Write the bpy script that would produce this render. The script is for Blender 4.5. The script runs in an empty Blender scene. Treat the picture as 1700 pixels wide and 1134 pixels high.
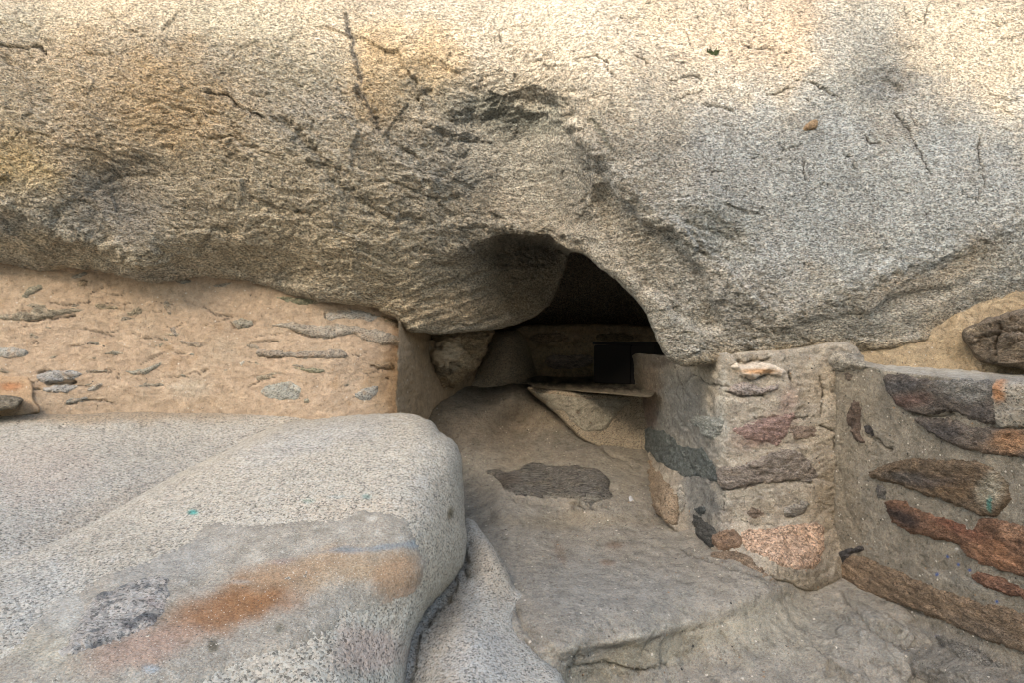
import bpy, math
import numpy as np
from mathutils import Vector

S = bpy.context.scene
RAD = math.radians
# ---------------------------------------------------------------- camera
EYE = 1.5
F = 944.0                      # focal length in photograph pixels (1700 wide)
CX, CY = 850.0, 567.0
cam = bpy.data.cameras.new('camera')
cam.lens = 20.0; cam.sensor_width = 36.0; cam.clip_start = 0.02; cam.clip_end = 500
camo = bpy.data.objects.new('camera', cam)
S.collection.objects.link(camo)
camo.location = (0, 0, EYE); camo.rotation_euler = (RAD(90), 0, 0)
S.camera = camo
# ---------------------------------------------------------------- sky and sun
SUN_EL, SUN_AZ = 29.0, -24.0    # azimuth: degrees left (-) of straight behind the viewer
w = bpy.data.worlds.new('World'); S.world = w; w.use_nodes = True
nt = w.node_tree; bg = nt.nodes['Background']
sky = nt.nodes.new('ShaderNodeTexSky'); sky.sky_type = 'NISHITA'; sky.sun_disc = False
sky.sun_elevation = RAD(SUN_EL); sky.sun_rotation = RAD(180 - SUN_AZ)
sky.air_density = 1.0; sky.dust_density = 3.0; sky.ozone_density = 0.6
nt.links.new(sky.outputs['Color'], bg.inputs['Color']); bg.inputs['Strength'].default_value = 0.15
sd_ = Vector((math.sin(RAD(SUN_AZ)) * math.cos(RAD(SUN_EL)), -math.cos(RAD(SUN_AZ)) * math.cos(RAD(SUN_EL)), math.sin(RAD(SUN_EL))))
sl = bpy.data.lights.new('sun', 'SUN'); sl.energy = 1.0; sl.angle = RAD(0.6); sl.color = (1.0, 0.91, 0.83)
so = bpy.data.objects.new('sun', sl); S.collection.objects.link(so)
so.rotation_euler = sd_.to_track_quat('Z', 'Y').to_euler(); so.location = (-6, -8, 12)
vs = S.view_settings
vs.view_transform = 'Standard'; vs.look = 'None'; vs.gamma = 1.0; vs.exposure = 2.45
vs.use_curve_mapping = False
vs.use_white_balance = True; vs.white_balance_temperature = 7000; vs.white_balance_tint = 8
S.cycles.max_bounces = 8; S.cycles.diffuse_bounces = 6
S.cycles.use_denoising = True
S.cycles.filter_width = 1.05

# ---------------------------------------------------------------- numpy noise
def _h(ix, iy, iz, seed):
    n = (ix.astype(np.int64) * 374761393 + iy.astype(np.int64) * 668265263 + iz.astype(np.int64) * 2147483647 + seed * 1274126177) & 0xffffffff
    n = ((n ^ (n >> 13)) * 1274126177) & 0xffffffff
    n = ((n ^ (n >> 16)) * 2246822519) & 0xffffffff
    return n ^ (n >> 15)
def perlin(P, seed=0):
    Pf = np.floor(P); f = P - Pf; I = Pf.astype(np.int64)
    u = f * f * f * (f * (f * 6 - 15) + 10)
    out = np.zeros(len(P))
    for dx in (0, 1):
        for dy in (0, 1):
            for dz in (0, 1):
                h = _h(I[:, 0] + dx, I[:, 1] + dy, I[:, 2] + dz, seed)
                gx = (h & 255) / 127.5 - 1; gy = ((h >> 8) & 255) / 127.5 - 1; gz = ((h >> 16) & 255) / 127.5 - 1
                d = gx * (f[:, 0] - dx) + gy * (f[:, 1] - dy) + gz * (f[:, 2] - dz)
                wx = u[:, 0] if dx else 1 - u[:, 0]
                wy = u[:, 1] if dy else 1 - u[:, 1]
                wz = u[:, 2] if dz else 1 - u[:, 2]
                out += d * wx * wy * wz
    return out * 1.3
def fbm(P, freq, octs=4, seed=0, gain=0.5, ridged=False):
    o = np.zeros(len(P)); a = 1.0; f = freq; s = 0
    for k in range(octs):
        n = perlin(P * f, seed + k * 17)
        if ridged: n = 1 - 2 * np.abs(n)
        o += a * n; s += a; a *= gain; f *= 2.03
    return o / s
def chips(P, freq, seed=0, tilt=None):
    """broken-rock facets: the nearest cell's own tilted plane"""
    Q = P * freq; I = np.floor(Q).astype(np.int64)
    best = np.full(len(P), 1e9); val = np.zeros(len(P))
    for dx in (-1, 0, 1):
        for dy in (-1, 0, 1):
            for dz in (-1, 0, 1):
                cx, cy, cz = I[:, 0] + dx, I[:, 1] + dy, I[:, 2] + dz
                h = _h(cx, cy, cz, seed); h2 = _h(cx, cy, cz, seed + 91)
                vx = Q[:, 0] - cx - (h & 255) / 255; vy = Q[:, 1] - cy - ((h >> 8) & 255) / 255; vz = Q[:, 2] - cz - ((h >> 16) & 255) / 255
                d = vx * vx + vy * vy + vz * vz
                a = (h2 & 255) / 127.5 - 1; b = ((h2 >> 8) & 255) / 127.5 - 1; c = ((h2 >> 16) & 255) / 127.5 - 1
                v = vx * a + vz * (c * .5 + (0.9 if tilt is None else tilt)) + vy * b + .35 * (((h2 >> 24) & 255) / 127.5 - 1)
                m = d < best
                best = np.where(m, d, best); val = np.where(m, v, val)
    return val
def warp(P, freq, amt, seed=0):
    return P + amt * np.stack([fbm(P, freq, 2, seed + 1), fbm(P, freq, 2, seed + 2), fbm(P, freq, 2, seed + 3)], 1)
def smooth(t):
    t = np.clip(t, 0, 1); return t * t * (3 - 2 * t)
def A(*p): return np.array(p, float)
# ---------------------------------------------------------------- geometry helpers
def unproj(px, py, Y):
    return np.stack([(px - CX) / F * Y, Y, EYE - (py - CY) / F * Y], -1)
class TPS:
    """thin plate spline of inverse distance through measured points (plane walls stay planes)"""
    def __init__(s, pts, lam=1e-5):
        p = np.array(pts, float); s.c = p[:, :2] / 1000.0; v = 1.0 / p[:, 2]; n = len(p)
        d = np.linalg.norm(s.c[:, None] - s.c[None], axis=2)
        K = s.k(d) + lam * np.eye(n); Q = np.hstack([np.ones((n, 1)), s.c])
        M = np.zeros((n + 3, n + 3)); M[:n, :n] = K; M[:n, n:] = Q; M[n:, :n] = Q.T
        s.w = np.linalg.solve(M, np.hstack([v, np.zeros(3)]))
    def k(s, d): return np.where(d > 1e-9, d * d * np.log(np.maximum(d, 1e-9)), 0)
    def __call__(s, px, py):
        x = px / 1000.0; y = py / 1000.0; n = len(s.c)
        o = s.w[n] + s.w[n + 1] * x + s.w[n + 2] * y
        for i in range(n):
            d2 = (x - s.c[i, 0]) ** 2 + (y - s.c[i, 1]) ** 2
            o = o + s.w[i] * 0.5 * d2 * np.log(np.maximum(d2, 1e-18))
        return 1.0 / np.clip(o, 1 / 14.0, 1 / 0.45)
def G(px, py, z): return (px, py, (EYE - z) * F / (py - CY))   # a point of the ground of height z
def seg_dist(px, py, poly, closed=True):
    """distance and nearest point to a polyline"""
    P = np.array(poly, float); n = len(P); best = np.full(px.shape, 1e18); nx = np.zeros(px.shape); ny = np.zeros(px.shape)
    for i in range(n if closed else n - 1):
        a = P[i]; b = P[(i + 1) % n]; e = b - a; L = max(e @ e, 1e-12)
        t = np.clip(((px - a[0]) * e[0] + (py - a[1]) * e[1]) / L, 0, 1)
        qx = a[0] + t * e[0]; qy = a[1] + t * e[1]; d = (px - qx) ** 2 + (py - qy) ** 2
        m = d < best; best = np.where(m, d, best); nx = np.where(m, qx, nx); ny = np.where(m, qy, ny)
    return np.sqrt(best), nx, ny
def inside(px, py, poly):
    P = np.array(poly, float); n = len(P); c = np.zeros(px.shape, bool)
    for i in range(n):
        a = P[i]; b = P[(i + 1) % n]
        if a[1] == b[1]: continue
        m = (a[1] > py) != (b[1] > py)
        c ^= m & (px < (b[0] - a[0]) * (py - a[1]) / (b[1] - a[1]) + a[0])
    return c
def sdist(px, py, poly):
    d, nx, ny = seg_dist(px, py, poly); return np.where(inside(px, py, poly), d, -d), nx, ny
def curve(poly, sub=8, jit=0.0, seed=0, closed=True, freq=.05):
    """Catmull-Rom through the points, roughened"""
    P = np.array(poly, float); n = len(P); out = []
    rng = range(n if closed else n - 1)
    for i in rng:
        p0, p1, p2, p3 = (P[(i + k) % n] if closed else P[min(max(i + k, 0), n - 1)] for k in (-1, 0, 1, 2))
        m = max(2, min(sub, int(np.linalg.norm(p2 - p1) / 7)))
        for t in np.arange(m) / m:
            out.append(.5 * ((2 * p1) + (-p0 + p2) * t + (2 * p0 - 5 * p1 + 4 * p2 - p3) * t * t + (-p0 + 3 * p1 - 3 * p2 + p3) * t ** 3))
    if not closed: out.append(P[-1])
    O = np.array(out)
    if jit:
        Q = np.stack([O[:, 0], O[:, 1], np.full(len(O), seed * 3.7)], 1)
        O = O + jit * np.stack([fbm(Q, freq, 3, seed + 5), fbm(Q, freq, 3, seed + 9)], 1)
    return O
def axis(lo, hi, st, a, b):
    """fine spacing st between a and b, coarser outside"""
    v = [np.arange(max(lo, a), min(hi, b) + st * .5, st)] if min(hi, b) > max(lo, a) else []
    if lo < a: v.insert(0, np.arange(lo, min(a, hi), max(18, st * 6)))
    if hi > b: v.append(np.arange(max(b, lo) + st, hi + 24, max(18, st * 6)))
    return np.unique(np.round(np.concatenate(v), 3))
def crack_q(px, py, pl, wd):
    Q = np.stack([px, py, np.full(len(px), 3.3)], 1)
    jx = fbm(Q, .06, 3, 71, .7); jy = fbm(Q, .06, 3, 77, .7); hf = fbm(Q, .25, 2, 78)
    q, _, _ = seg_dist(px + (5 + wd) * jx + 1.6 * hf, py + (5 + wd) * jy - 1.6 * hf, pl, False)
    return q, .55 + 1.0 * np.abs(fbm(Q, .03, 2, 79))
class Surf:
    def __init__(s, depth, disp=None, gouges=(), seed=0):
        s.depth = depth if callable(depth) else TPS(depth)
        s.disp = disp; s.g = gouges; s.seed = seed
    def base(s, px, py): return unproj(px, py, s.depth(px, py))
    def ev(s, px, py, thin=None):
        P = s.base(px, py); e = 3.0
        dx = s.base(px + e, py) - s.base(px - e, py); dy = s.base(px, py + e) - s.base(px, py - e)
        N = np.cross(dx, dy); N /= np.maximum(np.linalg.norm(N, axis=1, keepdims=True), 1e-12)
        # facing the viewer
        V = A(0, 0, EYE) - P; N *= np.sign(np.sum(N * V, 1))[:, None]
        d = s.disp(P, px, py) if s.disp else np.zeros(len(P))
        if len(s.g):
            for pl, wd, dep in s.g:
                pl = np.array(pl, float); m = 6 * wd + 30
                k = (px > pl[:, 0].min() - m) & (px < pl[:, 0].max() + m) & (py > pl[:, 1].min() - m) & (py < pl[:, 1].max() + m)
                if not k.any(): continue
                q, th = crack_q(px[k], py[k], pl, wd)
                d[k] -= dep * th * np.exp(-(q / (wd * th)) ** 2)
        if thin is not None: d = d * thin
        return P + N * d[:, None], N
COLL = S.collection
def mk(name, verts, faces, mat, tint=None, parent=None, closed_smooth=True):
    me = bpy.data.meshes.new(name)
    lo = verts.min(0); hi = verts.max(0); org = A((lo[0] + hi[0]) / 2, (lo[1] + hi[1]) / 2, lo[2])
    V = verts - org
    me.vertices.add(len(V)); me.vertices.foreach_set('co', V.astype(np.float32).ravel())
    F4 = [f for f in faces if f.shape[1] == 4]; F3 = [f for f in faces if f.shape[1] == 3]
    loops = np.concatenate([f.ravel() for f in F4 + F3]); cnt = np.concatenate([np.full(len(f), f.shape[1]) for f in F4 + F3])
    me.loops.add(len(loops)); me.loops.foreach_set('vertex_index', loops.astype(np.int32))
    me.polygons.add(len(cnt)); st = np.concatenate([[0], np.cumsum(cnt)[:-1]])
    me.polygons.foreach_set('loop_start', st.astype(np.int32)); me.polygons.foreach_set('loop_total', cnt.astype(np.int32))
    me.polygons.foreach_set('use_smooth', np.ones(len(cnt), bool))
    me.update(); me.validate()
    if tint is not None:
        at = me.attributes.new('tint', 'FLOAT_COLOR', 'POINT')
        at.data.foreach_set('color', np.hstack([tint, np.ones((len(V), 1))]).astype(np.float32).ravel())
    me.materials.append(mat)
    o = bpy.data.objects.new(name, me); COLL.objects.link(o)
    if parent is not None:
        o.parent = parent; o.location = Vector(org) - parent.location
    else: o.location = org
    return o
def relief(name, surf, poly, step, mat, tint, parent=None, rnd=None, skirt=None, proud=None, win=None):
    """the part of a surface inside an outline, with rounded edges and sides that run back into depth
       proud = (sink, height, edge px, profile noise) lifts it out of the surface as an embedded stone"""
    poly = np.array(poly, float)
    x0, y0 = poly.min(0) - step; x1, y1 = poly.max(0) + step
    fa = win or (-30, -30, 1730, 1164)
    xs = axis(x0, x1, step, fa[0], fa[2]); ys = axis(y0, y1, step, fa[1], fa[3])
    gx, gy = np.meshgrid(xs, ys); H, W = gx.shape
    px = gx.ravel(); py = gy.ravel()
    sd, nx, ny = sdist(px, py, poly)
    ok = (sd > (-step * .55 if proud is None else -1.6 * proud[2])).reshape(H, W)
    fc = ok[:-1, :-1] & ok[1:, :-1] & ok[:-1, 1:] & ok[1:, 1:]
    ii, jj = np.nonzero(fc)
    a = ii * W + jj; quads = np.stack([a, a + W, a + W + 1, a + 1], 1)
    used = np.unique(quads); rm = -np.ones(H * W, np.int64); rm[used] = np.arange(len(used)); quads = rm[quads]
    px = px[used].copy(); py = py[used].copy(); sd = sd[used].copy(); nx = nx[used]; ny = ny[used]
    # boundary edges
    E = np.concatenate([quads[:, [0, 1]], quads[:, [1, 2]], quads[:, [2, 3]], quads[:, [3, 0]]])
    key = np.sort(E, 1); kk = key[:, 0] * (len(px) + 1) + key[:, 1]
    _, inv, c = np.unique(kk, return_inverse=True, return_counts=True); be = E[c[inv] == 1]
    bv = np.unique(be)
    if proud is None:
        near = sd[bv] < 1e9
        px[bv] = nx[bv]; py[bv] = ny[bv]; sd[bv] = 0
    P, N = surf.ev(px, py)
    if proud is not None:
        sink, hgt, ew, rough = proud
        Q = np.stack([px, py, np.full(len(px), surf.seed + poly[0, 0])], 1)
        sdn = sd + rough * (fbm(Q, .07, 3, 31) + .6 * fbm(Q, .2, 2, 33)) + ew * .3
        prof = 1 - np.exp(-np.maximum(sdn, 0) / ew) + np.minimum(sdn, 0) / ew
        d = -sink + (sink + hgt) * np.clip(prof, -1, 1)
        d += hgt * .45 * fbm(P * A(1, 1, 1.3), 12, 3, 7) * np.clip(prof, 0, 1)
        d += hgt * .38 * chips(warp(P, 20, .008, 3) * A(.6, 1, 1.5), 20, 5) * np.clip(prof, 0, 1)
        P = P + N * d[:, None]
    if rnd is not None:
        r, dep = rnd
        t = 1 - np.clip(sd / r, 0, 1); sc = 1 + (dep * (1 - np.sqrt(np.maximum(1 - t * t, 0)))) / P[:, 1]
        O = A(0, 0, EYE); P = O + (P - O) * sc[:, None]
    T = tint(P, px, py)
    verts = P; faces = [quads]
    if skirt:
        # inward direction in the picture plane at the border
        e = 2.0
        s1, _, _ = sdist(px[bv] + e, py[bv], poly); s2, _, _ = sdist(px[bv] - e, py[bv], poly)
        s3, _, _ = sdist(px[bv], py[bv] + e, poly); s4, _, _ = sdist(px[bv], py[bv] - e, poly)
        g = np.stack([s1 - s2, s3 - s4], 1); g /= np.maximum(np.linalg.norm(g, axis=1, keepdims=True), 1e-9)
        Yb = P[bv, 1]; idx = -np.ones(len(px), np.int64); prev = np.arange(len(px))
        bpx = CX + P[bv, 0] / P[bv, 1] * F; bpy_ = CY - (P[bv, 2] - EYE) / P[bv, 1] * F
        V = [P]; TT = [T]; n = len(P)
        for off, dY in skirt:
            R = unproj(bpx + g[:, 0] * off, bpy_ + g[:, 1] * off, Yb + dY)
            cur = prev.copy(); cur[bv] = n + np.arange(len(bv)); n += len(bv)
            V.append(R); TT.append(T[bv])
            faces.append(np.stack([prev[be[:, 1]], prev[be[:, 0]], cur[be[:, 0]], cur[be[:, 1]]], 1)); prev = cur
        verts = np.concatenate(V); T = np.concatenate(TT)
    return mk(name, verts, faces, mat, T, parent)
def empty(name, loc, label, cat, group=None):
    o = bpy.data.objects.new(name, None); COLL.objects.link(o); o.location = loc; o.empty_display_size = .1
    o['label'] = label; o['category'] = cat
    if group: o['group'] = group
    return o
def tag(o, label, cat, group=None):
    o['label'] = label; o['category'] = cat
    if group: o['group'] = group
    return o
# colour of a surface: base, slow drift towards others, then stains and painted sun and shade tones, each with its place
def painter(base, drift=(), blobs=(), amp=.12, freq=3.0, seed=0, lines=()):
    def f(P, px, py):
        n = len(P); C = np.tile(A(*base), (n, 1))
        for k, (col, fr, lo, hi) in enumerate(drift):
            m = smooth((fbm(P, fr, 4, seed + 40 + 11 * k) - lo) / (hi - lo))[:, None]
            C = C * (1 - m) + A(*col) * m
        Q = np.stack([px, py, np.full(n, 1.7 + seed)], 1)
        if len(blobs) or len(lines):
            wx = fbm(Q, .012, 4, seed + 3) ; wy = fbm(Q, .012, 4, seed + 5); wf = fbm(Q, .06, 3, seed + 6)
        for cx, cy, rx, ry, ang, col, s in blobs:
            c, sn = math.cos(RAD(ang)), math.sin(RAD(ang)); R = min(rx, ry)
            x = px - cx + wx * R * 1.1 + wf * R * .35; y = py - cy + wy * R * 1.1
            u = (x * c + y * sn) / rx; v = (-x * sn + y * c) / ry
            m = (s * smooth(1.35 - np.sqrt(u * u + v * v)))[:, None] * (1 + .0 * cx)
            C = C * (1 - m) + A(*col) * m
        for pl, wd, col, s in lines:
            p_ = np.array(pl, float); mg = 5 * wd + 30
            k = np.nonzero((px > p_[:, 0].min() - mg) & (px < p_[:, 0].max() + mg) & (py > p_[:, 1].min() - mg) & (py < p_[:, 1].max() + mg))[0]
            if not len(k): continue
            q, th = crack_q(px[k], py[k], pl, wd)
            m = (s * np.exp(-(q / (wd * th)) ** 2))[:, None]; C[k] = C[k] * (1 - m) + A(*col) * m
        return np.clip(C * (1 + amp * fbm(P, freq, 5, seed + 8))[:, None], 0.004, .95)
    return f
# ---------------------------------------------------------------- materials
def rockmat(name, grain=260, g_lo=.45, g_hi=1.4, fleck=.35, fleck_scale=150, bump=.5, bdist=.004, mid=35, aniso=(1, 1, 1), rot=(0, 0, 0), rough=.9, mid_amt=.25, specks=0, speck_scale=120, spec=.25, crystals=False, hue=.4, srad=.42, scol=((.55, .5, .42), (.06, .055, .05), (.3, .2, .12))):
    m = bpy.data.materials.new(name); m.use_nodes = True; n = m.node_tree.nodes; L = m.node_tree.links
    b = n['Principled BSDF']; b.inputs['Roughness'].default_value = rough; b.inputs['Specular IOR Level'].default_value = spec
    tc = n.new('ShaderNodeNewGeometry'); mp = n.new('ShaderNodeMapping')
    mp.inputs['Scale'].default_value = aniso; mp.inputs['Rotation'].default_value = [RAD(a) for a in rot]
    L.new(tc.outputs['Position'], mp.inputs['Vector'])
    wn = n.new('ShaderNodeTexNoise'); wn.inputs['Scale'].default_value = grain * .6; wn.inputs['Detail'].default_value = 2
    L.new(mp.outputs[0], wn.inputs['Vector'])
    wa = n.new('ShaderNodeMix'); wa.data_type = 'VECTOR'; wa.inputs['Factor'].default_value = .0
    ad = n.new('ShaderNodeVectorMath'); ad.operation = 'MULTIPLY_ADD'; ad.inputs[1].default_value = (1.2 / grain,) * 3
    L.new(wn.outputs['Color'], ad.inputs[0]); L.new(mp.outputs[0], ad.inputs[2])
    v = n.new('ShaderNodeTexVoronoi'); v.inputs['Scale'].default_value = grain; L.new(ad.outputs[0], v.inputs['Vector'])
    sp = n.new('ShaderNodeSeparateColor'); L.new(v.outputs['Color'], sp.inputs[0])
    r = n.new('ShaderNodeMapRange'); r.inputs['To Min'].default_value = g_lo; r.inputs['To Max'].default_value = g_hi
    L.new(sp.outputs[0], r.inputs['Value'])
    rout = r.outputs[0]
    if crystals:
        cr = n.new('ShaderNodeValToRGB'); el = cr.color_ramp.elements
        el[0].position = 0; el[0].color = (.3, .3, .3, 1); el[1].position = 1; el[1].color = (1.0, 1.0, 1.0, 1)
        for p_, v_ in ((.08, .42), (.18, .68), (.45, .80), (.75, .92)):
            e_ = el.new(p_); e_.color = (v_, v_, v_, 1)
        L.new(sp.outputs[0], cr.inputs[0]); rout = cr.outputs[0]
    def mul(a, c):
        x = n.new('ShaderNodeMath'); x.operation = 'MULTIPLY'; L.new(a, x.inputs[0]); L.new(c, x.inputs[1]); return x.outputs[0]
    # dark mica flecks
    fn = n.new('ShaderNodeTexNoise'); fn.inputs['Scale'].default_value = fleck_scale; fn.inputs['Detail'].default_value = 5; fn.inputs['Roughness'].default_value = .7
    L.new(mp.outputs[0], fn.inputs['Vector'])
    fr = n.new('ShaderNodeMapRange'); fr.inputs['From Min'].default_value = .36; fr.inputs['From Max'].default_value = .47
    fr.inputs['To Min'].default_value = 1 - fleck; fr.inputs['To Max'].default_value = 1; L.new(fn.outputs['Fac'], fr.inputs['Value'])
    val = mul(rout, fr.outputs[0])
    # mid scale mottling
    mn = n.new('ShaderNodeTexNoise'); mn.inputs['Scale'].default_value = mid; mn.inputs['Detail'].default_value = 7; mn.inputs['Roughness'].default_value = .65
    L.new(mp.outputs[0], mn.inputs['Vector'])
    mr = n.new('ShaderNodeMapRange'); mr.inputs['From Min'].default_value = .3; mr.inputs['From Max'].default_value = .7
    mr.inputs['To Min'].default_value = 1 - mid_amt; mr.inputs['To Max'].default_value = 1 + mid_amt; L.new(mn.outputs['Fac'], mr.inputs['Value'])
    val = mul(val, mr.outputs[0])
    at = n.new('ShaderNodeAttribute'); at.attribute_name = 'tint'
    mx = n.new('ShaderNodeMix'); mx.data_type = 'RGBA'; mx.blend_type = 'MULTIPLY'; mx.inputs['Factor'].default_value = 1
    mx.clamp_result = True
    L.new(at.outputs['Color'], mx.inputs['A'])
    cb = n.new('ShaderNodeCombineColor')
    for i in range(3): L.new(val, cb.inputs[i])
    L.new(cb.outputs[0], mx.inputs['B']); col = mx.outputs['Result']
    # warm / cool grains
    hs = n.new('ShaderNodeMix'); hs.data_type = 'RGBA'; hs.blend_type = 'MULTIPLY'; hs.inputs['Factor'].default_value = hue
    rp = n.new('ShaderNodeValToRGB'); rp.color_ramp.elements[0].color = (1.0, .86, .7, 1); rp.color_ramp.elements[1].color = (.86, .97, 1.0, 1)
    rp.color_ramp.elements[0].position = .2; rp.color_ramp.elements[1].position = .8
    L.new(sp.outputs[1], rp.inputs[0]); L.new(col, hs.inputs['A']); L.new(rp.outputs[0], hs.inputs['B']); col = hs.outputs['Result']
    if specks:
        sv = n.new('ShaderNodeTexVoronoi'); sv.inputs['Scale'].default_value = speck_scale; L.new(tc.outputs['Position'], sv.inputs['Vector'])
        s2 = n.new('ShaderNodeSeparateColor'); L.new(sv.outputs['Color'], s2.inputs[0])
        # cell-dependent radius
        rr = n.new('ShaderNodeMapRange'); rr.inputs['From Min'].default_value = 1 - specks; rr.inputs['To Min'].default_value = 0; rr.inputs['To Max'].default_value = srad
        L.new(s2.outputs[1], rr.inputs['Value'])
        lt = n.new('ShaderNodeMath'); lt.operation = 'LESS_THAN'; L.new(sv.outputs['Distance'], lt.inputs[0]); L.new(rr.outputs[0], lt.inputs[1])
        rc = n.new('ShaderNodeValToRGB'); rc.color_ramp.interpolation = 'CONSTANT'
        rc.color_ramp.elements[0].color = (*scol[0], 1); rc.color_ramp.elements[1].color = (*scol[1], 1); rc.color_ramp.elements[1].position = .68
        e = rc.color_ramp.elements.new(.85); e.color = (*scol[2], 1); L.new(s2.outputs[0], rc.inputs[0])
        m3 = n.new('ShaderNodeMix'); m3.data_type = 'RGBA'; L.new(lt.outputs[0], m3.inputs['Factor']); L.new(col, m3.inputs['A']); L.new(rc.outputs[0], m3.inputs['B']); col = m3.outputs['Result']
    L.new(col, b.inputs['Base Color'])
    # relief: grains stand up, mid scale roughness
    h1 = n.new('ShaderNodeMath'); h1.operation = 'MULTIPLY_ADD'; h1.inputs[1].default_value = .35; L.new(sp.outputs[0], h1.inputs[0])
    L.new(fn.outputs['Fac'], h1.inputs[2])
    b1 = n.new('ShaderNodeBump'); b1.inputs['Strength'].default_value = bump; b1.inputs['Distance'].default_value = bdist; L.new(h1.outputs[0], b1.inputs['Height'])
    b2 = n.new('ShaderNodeBump'); b2.inputs['Strength'].default_value = bump; b2.inputs['Distance'].default_value = bdist * 4; L.new(mn.outputs['Fac'], b2.inputs['Height'])
    L.new(b2.outputs[0], b1.inputs['Normal']); L.new(b1.outputs[0], b.inputs['Normal'])
    return m
M_cliff = rockmat('weathered_granite', grain=170, g_lo=.42, g_hi=1.5, fleck=.66, fleck_scale=85, bump=.85, bdist=.007, mid=44, aniso=(1, 1, 1.5), rot=(0, -8, 0), mid_amt=.34)
M_gran = rockmat('speckled_granite', crystals=True, hue=.3, grain=185, g_lo=.42, g_hi=1.42, fleck=.7, fleck_scale=150, bump=.85, bdist=.005, mid=22, mid_amt=.1, aniso=(1, 1, 1.25))
M_plast = rockmat('lime_plaster', grain=420, g_lo=.82, g_hi=1.14, fleck=.3, fleck_scale=70, bump=.9, bdist=.005, mid=24, mid_amt=.22, specks=.05, speck_scale=95)
M_mort = rockmat('gritty_mortar', grain=420, g_lo=.72, g_hi=1.22, fleck=.4, fleck_scale=80, bump=.95, bdist=.006, mid=26, mid_amt=.3, specks=.12, speck_scale=110)
M_fgm = rockmat('smooth_mortar', grain=330, g_lo=.74, g_hi=1.18, fleck=.35, fleck_scale=140, bump=.7, bdist=.003, mid=26, mid_amt=.22, specks=.5, speck_scale=190, srad=.34, scol=((.44, .40, .33), (.08, .075, .065), (.30, .24, .17)))
M_stone = rockmat('split_stone', grain=300, g_lo=.5, g_hi=1.5, fleck=.5, fleck_scale=110, bump=.9, bdist=.006, mid=34, mid_amt=.5, aniso=(1, 1, 1.9), rot=(0, 8, 0))
M_orange = rockmat('coarse_rusty_granite', grain=170, g_lo=.45, g_hi=1.6, fleck=.45, fleck_scale=130, bump=.9, bdist=.005, mid=30, mid_amt=.3)
M_step = rockmat('streaky_schist', grain=260, g_lo=.5, g_hi=1.4, fleck=.6, fleck_scale=60, bump=1, bdist=.008, mid=30, aniso=(.5, 2.2, 3), rot=(0, 0, 8), mid_amt=.5)
M_earth = rockmat('trodden_earth', grain=300, g_lo=.78, g_hi=1.18, fleck=.35, fleck_scale=60, bump=.85, bdist=.007, mid=16, mid_amt=.26, specks=.05, speck_scale=80)
M_metal = bpy.data.materials.new('dark_painted_metal'); M_metal.use_nodes = True
def metal():
    n = M_metal.node_tree.nodes; L = M_metal.node_tree.links; b = n['Principled BSDF']
    t = n.new('ShaderNodeTexNoise'); t.inputs['Scale'].default_value = 30; t.inputs['Detail'].default_value = 5
    r = n.new('ShaderNodeValToRGB'); r.color_ramp.elements[0].color = (.018, .017, .018, 1); r.color_ramp.elements[1].color = (.038, .035, .034, 1)
    L.new(t.outputs['Fac'], r.inputs[0]); L.new(r.outputs[0], b.inputs['Base Color']); b.inputs['Roughness'].default_value = .85; b.inputs['Specular IOR Level'].default_value = .08
metal()

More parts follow.
